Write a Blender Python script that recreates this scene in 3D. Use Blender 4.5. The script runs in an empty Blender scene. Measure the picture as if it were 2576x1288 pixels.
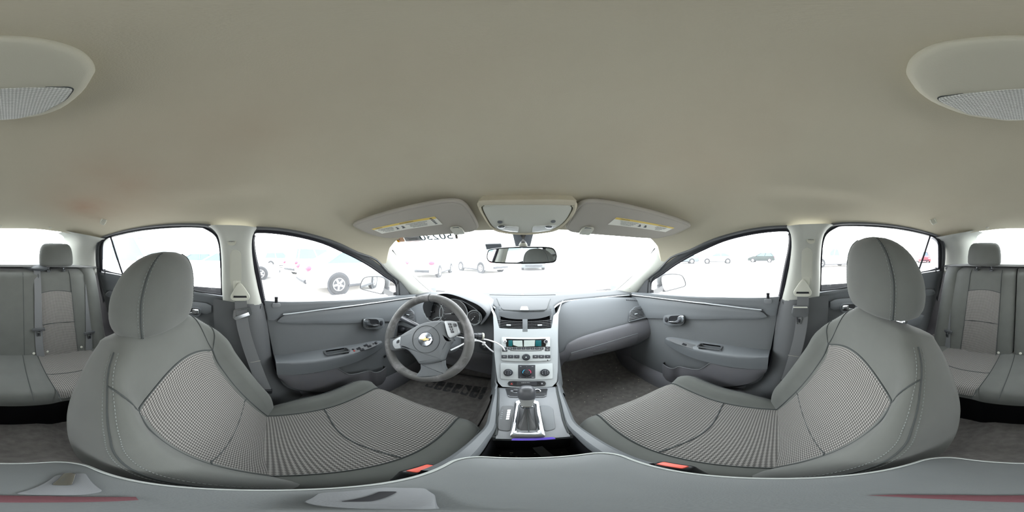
import bpy, bmesh, math, random
from math import sin, cos, tan, pi, radians, atan2, sqrt, exp
from mathutils import Vector, Matrix
random.seed(7)
V = Vector
SC = bpy.context.scene
COL = SC.collection
Z0 = 1.18            # everything below is measured from the lens, 1.18 m above the ground; shifted up at the end

# ------------------------------------------------------------------ camera, sky, exposure
CAM = V((-0.013, 0.0, 0.0))
K = pi / 1288.0
FWD = 1313.0
ROLL = radians(0.45)
cd = bpy.data.cameras.new('camera')
cam = bpy.data.objects.new('camera', cd); COL.objects.link(cam)
cd.type = 'PANO'
try:
    cd.panorama_type = 'EQUIRECTANGULAR'
except Exception:
    cd.cycles.panorama_type = 'EQUIRECTANGULAR'
try:
    cd.cycles.panorama_type = 'EQUIRECTANGULAR'
except Exception:
    pass
cd.clip_start = 0.005; cd.clip_end = 500
YAW = (FWD - 1288.0) * K
cam.matrix_world = (Matrix.Translation(CAM + V((0, 0, Z0))) @ Matrix.Rotation(ROLL, 4, 'Y')
                    @ Matrix.Rotation(YAW, 4, 'Z') @ Matrix.Rotation(pi / 2, 4, 'X'))
SC.camera = cam
W = bpy.data.worlds.new('overcast_sky'); SC.world = W; W.use_nodes = True
nt = W.node_tree; nt.nodes.clear()
out = nt.nodes.new('ShaderNodeOutputWorld'); bg = nt.nodes.new('ShaderNodeBackground')
tc = nt.nodes.new('ShaderNodeTexCoord'); sx = nt.nodes.new('ShaderNodeSeparateXYZ'); rp = nt.nodes.new('ShaderNodeValToRGB')
rp.color_ramp.elements[0].position = 0.0; rp.color_ramp.elements[0].color = (1.0, 1.0, 1.0, 1)
rp.color_ramp.elements[1].position = 1.0; rp.color_ramp.elements[1].color = (0.90, 0.95, 1.0, 1)
nt.links.new(tc.outputs['Generated'], sx.inputs[0]); nt.links.new(sx.outputs['Z'], rp.inputs[0])
nt.links.new(rp.outputs[0], bg.inputs['Color']); bg.inputs['Strength'].default_value = 9.0
nt.links.new(bg.outputs[0], out.inputs[0])
vs = SC.view_settings
SC.display_settings.display_device = 'sRGB'
vs.view_transform = 'Standard'; vs.look = 'None'; vs.gamma = 1.0; vs.use_curve_mapping = False
vs.exposure = 0.0
try:
    SC.cycles.max_bounces = 14; SC.cycles.diffuse_bounces = 8; SC.cycles.transparent_max_bounces = 16
    SC.cycles.glossy_bounces = 4; SC.cycles.caustics_reflective = False; SC.cycles.caustics_refractive = False
    SC.cycles.sample_clamp_indirect = 8
except Exception:
    pass

def ray(px, py):
    az = (px - FWD) * K; el = (644.0 - py) * K
    d = V((sin(az) * cos(el), cos(az) * cos(el), sin(el)))
    return Matrix.Rotation(ROLL, 3, 'Y') @ d
def hit(px, py, F, t0=0.02, t1=4.0, n=160):
    """first crossing of the implicit surface F(p)=0 along the sight line through a point of the photograph"""
    d = ray(px, py); a = t0; fa = F(CAM + d * a)
    for i in range(1, n + 1):
        b = t0 + (t1 - t0) * (i / n) ** 1.5; fb = F(CAM + d * b)
        if fa * fb <= 0:
            for _ in range(40):
                m = (a + b) / 2; fm = F(CAM + d * m)
                if fa * fm <= 0: b = m
                else: a = m; fa = fm
            return CAM + d * ((a + b) / 2)
        a, fa = b, fb
    raise ValueError('no hit %s %s' % (px, py))
def onX(px, py, x): d = ray(px, py); return CAM + d * ((x - CAM.x) / d.x)
def onY(px, py, y): d = ray(px, py); return CAM + d * ((y - CAM.y) / d.y)
def onZ(px, py, z): d = ray(px, py); return CAM + d * ((z - CAM.z) / d.z)
def onP(px, py, p0, n): d = ray(px, py); n = V(n); return CAM + d * ((V(p0) - CAM).dot(n) / d.dot(n))
GK, GW, GB = 0.38, 0.735, -0.21
def side(px, py, off=0.0):
    """left-hand side glass plane (leans inwards towards the roof), moved inwards by off"""
    d = ray(px, py); n = V((-1, 0, GK)); c = GW + GK * GB - off
    return CAM + d * ((c - n.dot(CAM)) / n.dot(d))
def sidex(z, off=0.0): return -(GW - GK * (z - GB) - off)
def mir(pts, s): return [V((p[0] * -s, p[1], p[2])) for p in pts]     # s=-1 keeps the left-hand points, s=+1 mirrors them
def lerp(a, b, t): return a + (b - a) * t
def interp(x, tab):
    if x <= tab[0][0]: return tab[0][1]
    for (x0, y0), (x1, y1) in zip(tab, tab[1:]):
        if x <= x1:
            t = (x - x0) / (x1 - x0); return y0 + (y1 - y0) * t
    return tab[-1][1]
def sinterp(x, tab):
    """smooth (monotone-ish cubic) table lookup"""
    n = len(tab)
    if x <= tab[0][0]: return tab[0][1]
    if x >= tab[-1][0]: return tab[-1][1]
    for i in range(n - 1):
        if x <= tab[i + 1][0]:
            x0, y0 = tab[i]; x1, y1 = tab[i + 1]; h = x1 - x0; t = (x - x0) / h
            m0 = (y1 - tab[i - 1][1]) / (x1 - tab[i - 1][0]) if i > 0 else (y1 - y0) / h
            m1 = (tab[i + 2][1] - y0) / (tab[i + 2][0] - x0) if i < n - 2 else (y1 - y0) / h
            return ((2*t**3 - 3*t*t + 1)*y0 + (t**3 - 2*t*t + t)*h*m0 + (-2*t**3 + 3*t*t)*y1 + (t**3 - t*t)*h*m1)
def sstep(a, b, x):
    t = max(0, min(1, (x - a) / (b - a))); return t * t * (3 - 2 * t)
def resample(pts, n, closed=False):
    pts = [V(p) for p in pts]
    if closed: pts = pts + [pts[0]]
    L = [0]
    for a, b in zip(pts, pts[1:]): L.append(L[-1] + (b - a).length)
    res = []; m = n if closed else n - 1
    for i in range(n):
        s = L[-1] * i / m; j = 0
        while j < len(L) - 2 and L[j + 1] < s: j += 1
        t = (s - L[j]) / max(1e-9, L[j + 1] - L[j]); res.append(pts[j].lerp(pts[j + 1], t))
    return res
def smooth(pts, n=4, closed=False):
    """Catmull-Rom through the points"""
    pts = [V(p) for p in pts]; m = len(pts); res = []
    for i in range(m if closed else m - 1):
        if closed: p0, p1, p2, p3 = pts[i-1], pts[i], pts[(i+1) % m], pts[(i+2) % m]
        else: p0, p1, p2, p3 = pts[max(i-1, 0)], pts[i], pts[i+1], pts[min(i+2, m-1)]
        for k in range(n):
            t = k / n
            res.append(0.5*((2*p1) + (p2-p0)*t + (2*p0-5*p1+4*p2-p3)*t*t + (3*p1-p0-3*p2+p3)*t**3))
    if not closed: res.append(pts[-1])
    return res

# ------------------------------------------------------------------ materials
MATS = {}
def lin(c):
    return tuple((x/12.92 if x <= .04045 else ((x+.055)/1.055)**2.4) for x in c)
def hexc(h): h = h.lstrip('#'); return lin(tuple(int(h[i:i+2], 16)/255 for i in (0, 2, 4)))
def mat(name, color, rough=0.6, metal=0.0, grain=0.0, gscale=900.0, vary=0.0, vscale=6.0, spec=0.5, coat=0.0, dirt=None, dscale=9.0, damt=0.5, sheen=0.0, weave=None):
    if name in MATS: return MATS[name]
    m = bpy.data.materials.new(name); m.use_nodes = True; t = m.node_tree; b = t.nodes['Principled BSDF']
    c = hexc(color) if isinstance(color, str) else color
    b.inputs['Base Color'].default_value = (*c, 1); b.inputs['Roughness'].default_value = rough
    b.inputs['Metallic'].default_value = metal; b.inputs['Specular IOR Level'].default_value = spec
    b.inputs['Coat Weight'].default_value = coat
    if sheen: b.inputs['Sheen Weight'].default_value = sheen
    tex = t.nodes.new('ShaderNodeTexCoord'); last = None
    if vary:
        n = t.nodes.new('ShaderNodeTexNoise'); n.inputs['Scale'].default_value = vscale; n.inputs['Detail'].default_value = 4
        t.links.new(tex.outputs['Object'], n.inputs['Vector'])
        r = t.nodes.new('ShaderNodeValToRGB'); r.color_ramp.elements[0].position = .3; r.color_ramp.elements[1].position = .7
        r.color_ramp.elements[0].color = (*[x*(1-vary) for x in c], 1); r.color_ramp.elements[1].color = (*[min(1, x*(1+vary)) for x in c], 1)
        t.links.new(n.outputs['Fac'], r.inputs[0]); last = r.outputs[0]
    if dirt:
        n = t.nodes.new('ShaderNodeTexNoise'); n.inputs['Scale'].default_value = dscale; n.inputs['Detail'].default_value = 7; n.inputs['Roughness'].default_value = .65
        t.links.new(tex.outputs['Object'], n.inputs['Vector'])
        r = t.nodes.new('ShaderNodeValToRGB'); r.color_ramp.elements[0].position = .5; r.color_ramp.elements[1].position = .72
        r.color_ramp.elements[0].color = (0, 0, 0, 1); r.color_ramp.elements[1].color = (damt, damt, damt, 1)
        t.links.new(n.outputs['Fac'], r.inputs[0])
        x = t.nodes.new('ShaderNodeMixRGB'); x.inputs[2].default_value = (*hexc(dirt), 1); t.links.new(r.outputs[0], x.inputs[0])
        if last: t.links.new(last, x.inputs[1])
        else: x.inputs[1].default_value = (*c, 1)
        last = x.outputs[0]
    if weave:      # (light colour, pitch u, pitch v): staggered light knots of a woven upholstery cloth, in metres of the cloth's own UV
        lc, pu, pv = weave
        sp = t.nodes.new('ShaderNodeSeparateXYZ'); t.links.new(tex.outputs['UV'], sp.inputs[0])
        def math_(op, a, b_=None):
            q = t.nodes.new('ShaderNodeMath'); q.operation = op
            for i, z in enumerate((a, b_)):
                if z is None: continue
                if isinstance(z, (int, float)): q.inputs[i].default_value = z
                else: t.links.new(z, q.inputs[i])
            return q.outputs[0]
        u = math_('MULTIPLY', sp.outputs[0], 2*pi/pu); v = math_('MULTIPLY', sp.outputs[1], 2*pi/pv)
        # staggered dots: cos(u)+cos(v) on a 45-degree lattice
        s = math_('MULTIPLY', math_('ADD', math_('COSINE', u), math_('COSINE', v)), 0.5)
        r = t.nodes.new('ShaderNodeValToRGB'); r.color_ramp.elements[0].position = .40; r.color_ramp.elements[1].position = .66
        r.color_ramp.elements[0].color = (0, 0, 0, 1); r.color_ramp.elements[1].color = (1, 1, 1, 1)
        t.links.new(math_('ADD', math_('MULTIPLY', s, .5), .5), r.inputs[0])
        x = t.nodes.new('ShaderNodeMixRGB'); x.inputs[2].default_value = (*hexc(lc), 1); t.links.new(r.outputs[0], x.inputs[0])
        if last: t.links.new(last, x.inputs[1])
        else: x.inputs[1].default_value = (*c, 1)
        last = x.outputs[0]
        bp = t.nodes.new('ShaderNodeBump'); bp.inputs['Strength'].default_value = .5; bp.inputs['Distance'].default_value = .001
        t.links.new(r.outputs[0], bp.inputs['Height']); t.links.new(bp.outputs[0], b.inputs['Normal'])
    if last: t.links.new(last, b.inputs['Base Color'])
    if grain and not weave:
        n = t.nodes.new('ShaderNodeTexNoise'); n.inputs['Scale'].default_value = gscale; n.inputs['Detail'].default_value = 2
        t.links.new(tex.outputs['Object'], n.inputs['Vector'])
        bp = t.nodes.new('ShaderNodeBump'); bp.inputs['Strength'].default_value = grain; bp.inputs['Distance'].default_value = .001
        t.links.new(n.outputs['Fac'], bp.inputs['Height']); t.links.new(bp.outputs[0], b.inputs['Normal'])
    MATS[name] = m; return m
def glass(name, tint=(1, 1, 1), gloss=0.06, film=0.0, filmcol=(.9, .92, .94)):
    """thin pane: lets light straight through, reflects a little, optional film added to scatter a bleaching veil"""
    m = bpy.data.materials.new(name); m.use_nodes = True; t = m.node_tree; t.nodes.clear()
    o = t.nodes.new('ShaderNodeOutputMaterial'); tr = t.nodes.new('ShaderNodeBsdfTransparent'); tr.inputs[0].default_value = (*tint, 1)
    gl = t.nodes.new('ShaderNodeBsdfGlossy'); gl.inputs['Roughness'].default_value = .02
    fr = t.nodes.new('ShaderNodeLayerWeight'); fr.inputs['Blend'].default_value = .12
    ml = t.nodes.new('ShaderNodeMath'); ml.operation = 'MULTIPLY'; ml.inputs[1].default_value = gloss * 4; ml.use_clamp = True
    t.links.new(fr.outputs['Fresnel'], ml.inputs[0])
    mx = t.nodes.new('ShaderNodeMixShader'); t.links.new(ml.outputs[0], mx.inputs[0]); t.links.new(tr.outputs[0], mx.inputs[1]); t.links.new(gl.outputs[0], mx.inputs[2])
    last = mx.outputs[0]
    if film:  # white veil added so the view outside looks overexposed
        tl = t.nodes.new('ShaderNodeBsdfTranslucent'); tl.inputs[0].default_value = (*filmcol, 1)
        n = t.nodes.new('ShaderNodeTexNoise'); n.inputs['Scale'].default_value = 14; n.inputs['Detail'].default_value = 6
        tcx = t.nodes.new('ShaderNodeTexCoord'); t.links.new(tcx.outputs['Object'], n.inputs['Vector'])
        q = t.nodes.new('ShaderNodeMath'); q.operation = 'MULTIPLY'; q.inputs[1].default_value = film * 2; t.links.new(n.outputs['Fac'], q.inputs[0])
        m2 = t.nodes.new('ShaderNodeMixShader'); t.links.new(q.outputs[0], m2.inputs[0]); t.links.new(last, m2.inputs[1]); t.links.new(tl.outputs[0], m2.inputs[2]); last = m2.outputs[0]
    t.links.new(last, o.inputs[0]); MATS[name] = m; return m

# ------------------------------------------------------------------ mesh helpers
class MB:
    """collects shapes, then links them as ONE mesh object"""
    def __init__(s): s.v = []; s.f = []; s.uv = {}
    def add(s, v, f, uv=None):
        o = len(s.v); s.v += [V(p) for p in v]
        for k, q in enumerate(f):
            s.f.append(tuple(i + o for i in q))
            if uv: s.uv[len(s.f) - 1] = [uv[i] for i in q]
        return s
    def grid(s, rows, closed=False, uv=True):
        nr, nc = len(rows), len(rows[0]); v = [p for r in rows for p in r]; f = []
        for i in range(nr - 1):
            for j in range(nc if closed else nc - 1):
                j2 = (j + 1) % nc; f.append((i*nc+j, i*nc+j2, (i+1)*nc+j2, (i+1)*nc+j))
        U = None
        if uv and not closed:
            U = []; vv = 0
            mid = nc // 2
            for i in range(nr):
                if i: vv += (V(rows[i][mid]) - V(rows[i-1][mid])).length
                us = [0]
                for j in range(1, nc): us.append(us[-1] + (V(rows[i][j]) - V(rows[i][j-1])).length)
                c = us[mid]; U += [(x - c, vv) for x in us]
        return s.add(v, f, U)
    def loft(s, rings, caps=True):
        n = len(rings[0]); s.grid(rings, closed=True); o = len(s.v) - n * len(rings)
        if caps:
            s.f.append(tuple(range(o + n - 1, o - 1, -1))); e = o + n * (len(rings) - 1); s.f.append(tuple(range(e, e + n)))
        return s
    def box(s, c, size, rot=None, bev=0.0, seg=2):
        bm = bmesh.new(); bmesh.ops.create_cube(bm, size=1)
        for v in bm.verts: v.co = V((v.co.x*size[0], v.co.y*size[1], v.co.z*size[2]))
        if bev: bmesh.ops.bevel(bm, geom=list(bm.edges), offset=min(bev, min(size)*.49), segments=seg, profile=.5, affect='EDGES')
        R = rot.to_3x3() if rot is not None else Matrix.Identity(3)
        bm.verts.index_update()
        s.add([R @ v.co + V(c) for v in bm.verts], [tuple(v.index for v in f.verts) for f in bm.faces]); bm.free(); return s
    def tube(s, path, r, n=8, closed=False, flat=1.0, up=None, caps=True):
        path = [V(p) for p in path]; m = len(path); rings = []; prev = None
        for i, p in enumerate(path):
            a = path[i-1] if (i or closed) else p; b = path[(i+1) % m] if (i < m-1 or closed) else p
            t = (b - a).normalized()
            if up is not None: u = V(up); u = (u - t*u.dot(t)).normalized()
            elif prev is None:
                u = V((0, 0, 1)) if abs(t.z) < .9 else V((1, 0, 0)); u = (u - t*u.dot(t)).normalized()
            else: u = (prev - t*prev.dot(t)).normalized()
            prev = u; w = t.cross(u); rr = r[i] if isinstance(r, (list, tuple)) else r
            rings.append([p + u*(rr*cos(2*pi*k/n)*flat) + w*(rr*sin(2*pi*k/n)) for k in range(n)])
        if closed: rings.append(rings[0])
        return s.loft(rings, caps=caps and not closed)
    def strap(s, path, w, th, nrm):
        """flat ribbon along path; nrm: face normal (vector or list)"""
        path = [V(p) for p in path]; rings = []
        for i, p in enumerate(path):
            a = path[max(0, i-1)]; b = path[min(len(path)-1, i+1)]; t = (b-a).normalized()
            n = V(nrm[i] if isinstance(nrm, list) else nrm); n = (n - t*n.dot(t)).normalized(); q = t.cross(n)
            ww = w[i] if isinstance(w, (list, tuple)) else w
            rings.append([p + q*ww/2 + n*th/2, p - q*ww/2 + n*th/2, p - q*ww/2 - n*th/2, p + q*ww/2 - n*th/2])
        return s.loft(rings)
    def prism(s, poly, d, bev=0.0, seg=2):
        """solid from a planar (or gently warped) outline, thickened along vector d; edge bevel"""
        poly = [V(p) for p in poly]; d = V(d); n = len(poly); c = sum(poly, V()) / n
        if bev:
            rings = []; L = d.length; dn = d.normalized()
            nv = inset_dirs(poly, dn)
            for k in range(seg + 1):
                a = pi/2 * k/seg; rings.append([p + nv[i]*bev*(1-sin(a)) + dn*bev*(1-cos(a)) for i, p in enumerate(poly)])
            for k in range(seg + 1):
                a = pi/2 * k/seg; rings.append([p + nv[i]*bev*(1-cos(a)) + dn*(L - bev*(1-sin(a))) for i, p in enumerate(poly)])
            return s.loft(rings)
        return s.loft([poly, [p + d for p in poly]])
    def solid(s, poly, d):
        """thick plate with a (possibly concave) outline"""
        from mathutils.geometry import tessellate_polygon
        poly = [V(p) for p in poly]; n = len(poly); tr = tessellate_polygon([poly]); v = poly + [p + V(d) for p in poly]
        f = [tuple(t) for t in tr] + [tuple(n + i for i in reversed(t)) for t in tr] + [(i, (i+1) % n, n + (i+1) % n, n + i) for i in range(n)]
        return s.add(v, f)
    def lathe(s, prof, c, axis=(0, 0, 1), n=24, caps=True):
        """prof: (radius, height) pairs along axis"""
        ax = V(axis).normalized(); u = ax.orthogonal().normalized(); w = ax.cross(u); c = V(c)
        return s.loft([[c + ax*h + (u*cos(2*pi*k/n) + w*sin(2*pi*k/n))*max(r, 1e-5) for k in range(n)] for r, h in prof], caps=caps)
    def ell(s, c, r, rot=None, n=20, m=12, p=2.0):
        """super-ellipsoid"""
        R = rot.to_3x3() if rot is not None else Matrix.Identity(3); rings = []
        def sg(x, e): return math.copysign(abs(x)**e, x)
        e = 2.0/p
        for i in range(m + 1):
            a = -pi/2 + pi*i/m; a = max(-pi/2+.02, min(pi/2-.02, a))
            rings.append([V(c) + R @ V((r[0]*sg(cos(a), e)*sg(cos(2*pi*k/n), e), r[1]*sg(cos(a), e)*sg(sin(2*pi*k/n), e), r[2]*sg(sin(a), e))) for k in range(n)])
        return s.loft(rings)
    def build(s, name, m, parent=None, ang=35, subsurf=0, solid=0.0, kind=None, flat=False):
        me = bpy.data.meshes.new(name); me.from_pydata([tuple(p) for p in s.v], [], s.f)
        if s.uv:
            ul = me.uv_layers.new(name='UVMap')
            for pi_, poly in enumerate(me.polygons):
                if pi_ in s.uv:
                    for li, uvc in zip(poly.loop_indices, s.uv[pi_]): ul.data[li].uv = uvc
        bm = bmesh.new(); bm.from_mesh(me); bmesh.ops.recalc_face_normals(bm, faces=bm.faces)
        bm.to_mesh(me); bm.free()
        o = bpy.data.objects.new(name, me); COL.objects.link(o)
        me.materials.append(m if not isinstance(m, str) else MATS[m])
        if not flat:
            me.polygons.foreach_set('use_smooth', [True]*len(me.polygons))
            try: me.set_sharp_from_angle(angle=radians(ang))
            except Exception: pass
        if solid:
            q = o.modifiers.new('solid', 'SOLIDIFY'); q.thickness = abs(solid); q.offset = 1 if solid > 0 else -1
        if subsurf:
            q = o.modifiers.new('sub', 'SUBSURF'); q.levels = subsurf; q.render_levels = subsurf
        if parent is not None: o.parent = parent
        if kind: o['kind'] = kind
        return o
def inset_dirs(poly, dn):
    n = len(poly); res = []
    area = V()
    for i in range(n): area += poly[i].cross(poly[(i+1) % n])
    sgn = 1 if area.dot(dn) > 0 else -1
    for i in range(n):
        a = (poly[i] - poly[i-1]); b = (poly[(i+1) % n] - poly[i]); a.normalize(); b.normalize()
        na = dn.cross(a)*sgn; nb = dn.cross(b)*sgn; k = na + nb
        if k.length < 1e-6: k = na
        k.normalize(); res.append(k / max(.4, k.dot(na)))
    return res
def rrect(w, h, r, n=5):
    res = []
    for cx, cy, a0 in ((w/2-r, h/2-r, 0), (-w/2+r, h/2-r, 90), (-w/2+r, -h/2+r, 180), (w/2-r, -h/2+r, 270)):
        for k in range(n + 1):
            a = radians(a0 + 90*k/n); res.append((cx + r*cos(a), cy + r*sin(a)))
    return res
def rpoly(pts, r, n=4):
    """round the corners of a 3-D polygon"""
    pts = [V(p) for p in pts]; m = len(pts); res = []
    for i in range(m):
        p, a, b = pts[i], pts[i-1], pts[(i+1) % m]
        ra = min(r, (a-p).length*.45); rb = min(r, (b-p).length*.45)
        A = p + (a-p).normalized()*ra; B = p + (b-p).normalized()*rb
        for k in range(n + 1):
            t = k/n; res.append(A*(1-t)**2 + p*2*t*(1-t) + B*t*t)
    return res
def frame(o, x, y):
    """3x3 with columns x, y, x cross y and an origin: maps plane coordinates to space"""
    x = V(x).normalized(); z = x.cross(V(y)).normalized(); y = z.cross(x)
    return lambda a, b, c=0.0: V(o) + x*a + y*b + z*c
def root(name, label, cat, group=None, kind=None):
    o = bpy.data.objects.new(name, None); COL.objects.link(o); o.empty_display_size = .05
    return tag(o, label, cat, group, kind)
def tag(o, label, cat, group=None, kind=None):
    o['label'] = label; o['category'] = cat
    if group: o['group'] = group
    if kind: o['kind'] = kind
    return o
def cut(o, mb):
    """carve the shape mb out of mesh object o"""
    c = mb.build('cutter', MATS[next(iter(MATS))]); q = o.modifiers.new('b', 'BOOLEAN'); q.object = c; q.operation = 'DIFFERENCE'; q.solver = 'EXACT'
    bpy.context.view_layer.update(); dg = bpy.context.evaluated_depsgraph_get()
    me = bpy.data.meshes.new_from_object(o.evaluated_get(dg)); o.modifiers.clear(); old = o.data; o.data = me; bpy.data.meshes.remove(old)
    cm = c.data; bpy.data.objects.remove(c); bpy.data.meshes.remove(cm)
    try: me.set_sharp_from_angle(angle=radians(35))
    except Exception: pass
    return o
def text(name, body, fr, size, m, parent=None, depth=0.0004, mirror=False, align='CENTER', shear=0.0, cx=0, cy=0, cz=0.0006):
    """raised lettering lying in the plane of fr (a frame())"""
    cu = bpy.data.curves.new(name, 'FONT'); cu.body = body; cu.size = size; cu.align_x = align; cu.align_y = 'CENTER'; cu.extrude = depth; cu.shear = shear; cu.resolution_u = 3
    tmp = bpy.data.objects.new('t', cu); COL.objects.link(tmp); bpy.context.view_layer.update()
    me = bpy.data.meshes.new_from_object(tmp.evaluated_get(bpy.context.evaluated_depsgraph_get())); bpy.data.objects.remove(tmp); bpy.data.curves.remove(cu)
    me.name = name; me.materials.clear()
    for v in me.vertices: v.co = fr((-v.co.x if mirror else v.co.x) + cx, v.co.y + cy, v.co.z + cz)
    me.materials.append(MATS[m] if isinstance(m, str) else m)
    o = bpy.data.objects.new(name, me); COL.objects.link(o)
    if parent is not None: o.parent = parent
    return o

class Seams:
    def __init__(s, parent, m='seam'): s.p = parent; s.m = m
    def tube(s, *a, **k): MB().tube(*a, **k).build('seam_line', MATS[s.m], s.p); return s
    def build(s, *a, **k): pass
def paper(name, color, tr=.6):
    m = bpy.data.materials.new(name); m.use_nodes = True; t = m.node_tree; t.nodes.clear(); c = (*hexc(color), 1)
    o = t.nodes.new('ShaderNodeOutputMaterial'); d = t.nodes.new('ShaderNodeBsdfDiffuse'); l = t.nodes.new('ShaderNodeBsdfTranslucent'); x = t.nodes.new('ShaderNodeMixShader')
    d.inputs[0].default_value = c; l.inputs[0].default_value = c; x.inputs[0].default_value = tr
    t.links.new(d.outputs[0], x.inputs[1]); t.links.new(l.outputs[0], x.inputs[2]); t.links.new(x.outputs[0], o.inputs[0]); MATS[name] = m; return m
def add_stain(m, spots):
    """brownish blotches with a shape of their own at given object-space points: (centre, radius, colour, strength)"""
    t = m.node_tree; b = t.nodes['Principled BSDF']; last = b.inputs['Base Color'].links[0].from_socket; tc = t.nodes.new('ShaderNodeTexCoord')
    for c, r, col, k in spots:
        mp = t.nodes.new('ShaderNodeMapping'); mp.vector_type = 'POINT'; mp.inputs['Location'].default_value = [-q/r for q in c]; mp.inputs['Scale'].default_value = (1/r,)*3
        g = t.nodes.new('ShaderNodeTexGradient'); g.gradient_type = 'QUADRATIC_SPHERE'; n = t.nodes.new('ShaderNodeTexNoise'); n.inputs['Scale'].default_value = 5; n.inputs['Detail'].default_value = 4
        q = t.nodes.new('ShaderNodeMath'); q.operation = 'MULTIPLY'; q2 = t.nodes.new('ShaderNodeMath'); q2.operation = 'MULTIPLY'; q2.inputs[1].default_value = k*2; q2.use_clamp = True
        x = t.nodes.new('ShaderNodeMixRGB'); x.inputs[2].default_value = (*hexc(col), 1)
        t.links.new(tc.outputs['Object'], mp.inputs[0]); t.links.new(mp.outputs[0], g.inputs[0]); t.links.new(tc.outputs['Object'], n.inputs['Vector'])
        t.links.new(g.outputs['Fac'], q.inputs[0]); t.links.new(n.outputs['Fac'], q.inputs[1]); t.links.new(q.outputs[0], q2.inputs[0]); t.links.new(q2.outputs[0], x.inputs[0]); t.links.new(last, x.inputs[1]); last = x.outputs[0]
    t.links.new(last, b.inputs['Base Color'])
# palette
mat('headliner', '#BBB5A2', .95, grain=.25, gscale=700, vary=.03, vscale=3, dirt='#9a7f6c', dscale=2.2, damt=.10, spec=.1)
mat('pale_plastic', '#BCBDB2', .55, grain=.12, gscale=1500, spec=.35)
mat('visor_cloth', '#A5A198', .9, grain=.15, vary=.02, spec=.15)
mat('dark_plastic', '#525456', .55, grain=.18, gscale=1300, vary=.03, vscale=5, spec=.4)
mat('door_cloth', '#5e6163', .8, grain=.2, gscale=1200, vary=.03, spec=.25)
mat('dash_upper', '#6E7174', .5, grain=.2, gscale=1200, spec=.4)
mat('dash_mid', '#5F6366', .52, grain=.2, gscale=1200, spec=.4)
mat('lower_plastic', '#626266', .6, grain=.2, gscale=1200, dirt='#7b7468', dscale=12, damt=.12, spec=.35)
mat('silver', '#A8ADB0', .38, metal=.25, spec=.5)
mat('chrome', '#A9ACB0', .16, metal=1.0)
mat('black_plastic', '#1B1C1F', .35, spec=.5)
mat('black_gloss', '#0B0C0F', .12, spec=.6, coat=.4)
mat('rubber', '#26272A', .7, spec=.3)
mat('seal_dark', '#1F1F26', .6, spec=.3)
mat('carpet', '#6b6865', .98, grain=.9, gscale=500, vary=.18, vscale=40, dirt='#6d6a66', dscale=18, damt=.35, spec=.05)
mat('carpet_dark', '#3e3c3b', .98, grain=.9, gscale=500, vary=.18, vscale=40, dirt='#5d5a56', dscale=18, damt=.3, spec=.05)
mat('seat_cloth', '#5E605D', .9, grain=.25, gscale=1600, vary=.05, vscale=14, spec=.12, sheen=.15)
mat('seat_weave', '#535250', .95, weave=('#918F8B', .0080, .0080), spec=.08)
mat('belt', '#6b6d6e', .75, grain=.3, gscale=1500, spec=.2)
mat('white', '#EDEEF0', .5)
mat('mirror_glass', '#E6EAEC', .02, metal=1.0)
glass('window_pane', (.97, .99, .985), .05, film=.02)
glass('windscreen_pane', (.96, .985, .98), .04, film=.03)
glass('tinted_pane', (.55, .56, .62), .05, film=.01)
# ------------------------------------------------------------------ setting outside
def struct(o, label, cat):
    o['kind'] = 'structure'; o['label'] = label; o['category'] = cat; return o
mat('lot', '#d9d6d3', .95, vary=.05, vscale=.8, dirt='#b7b2ad', dscale=.6, damt=.5, spec=.1)
g = MB().grid([[(-70 + 140*i/14, -70 + 140*j/14, -1.18 + (0.01*random.random() if 0 < i < 14 else 0)) for i in range(15)] for j in range(15)]).build('ground', MATS['lot'])
struct(g, 'pale bleached open parking lot ground outside the car', 'ground')

# ------------------------------------------------------------------ windscreen, rear window, headliner
def WS(p): return p.y - (1.2 - (p.z + .27)*1.6 - .25*p.x*p.x)
def ws_pt(x, z): return V((x, 1.2 - (z + .27)*1.6 - .25*x*x, z))
rows = []
for i in range(13):
    z = -.31 + (.15 + .31)*i/12; xw = lerp(.74, .60, (z + .31)/.46)
    rows.append([ws_pt(xw*(j/24*2-1), z) for j in range(25)])
w1 = MB().grid(rows).build('window_1', MATS['windscreen_pane'])
struct(w1, 'wide bright windscreen glass above the dashboard', 'windscreen')
RAILPX = [(940,655),(900,633),(860,615),(820,600),(760,584),(700,575),(645,571),(600,569),(550,567),(505,566),(462,565),(411,567.5),(360,573),(308,583),(257,598),(240,611)]
RAIL = [side(x, y, .015) for x, y in RAILPX]
RAILS = smooth(RAIL, 6)
RAIL0 = side(985, 690, .015)
RX = sorted([(RAIL0.y, -RAIL0.x)] + [(p.y, -p.x) for p in RAILS]); RZ = sorted([(RAIL0.y, RAIL0.z)] + [(p.y, p.z) for p in RAILS])
ZC = [(-1.2,.18),(-1.12,.19),(-1.0,.203),(-.8,.213),(-.4,.224),(0,.224),(.2,.212),(.3,.197),(.42,.168),(.54,.124),(.58,.107),(.62,.09),(.7,.04)]
PW = [(-1.0,2.6),(-.1,2.8),(.15,3.8),(.33,6.5),(.5,7)]
def Hz(x, y):
    dent = .007*exp(-((abs(x)-.47)/.035)**2)*sstep(-.30, -.20, y)*(1 - sstep(.0, .08, y)) - .005*exp(-((abs(x)-.40)/.03)**2)*sstep(-.30, -.20, y)*(1 - sstep(.0, .08, y))
    xr = interp(y, RX); zr = interp(y, RZ); s = min(1.06, abs(x)/xr); zc = sinterp(y, ZC)
    return zc + (zr - zc)*s**interp(y, PW) + dent
def HL(p): return p.z - Hz(p.x, p.y)
def yfront(s):
    # front rim follows the top of the windscreen, then runs back along the pillar seam
    a = abs(s)
    return interp(a, [(0,.605),(.3,.598),(.6,.574),(.8,.548),(.9,.546),(1.0,.585)])
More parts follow.
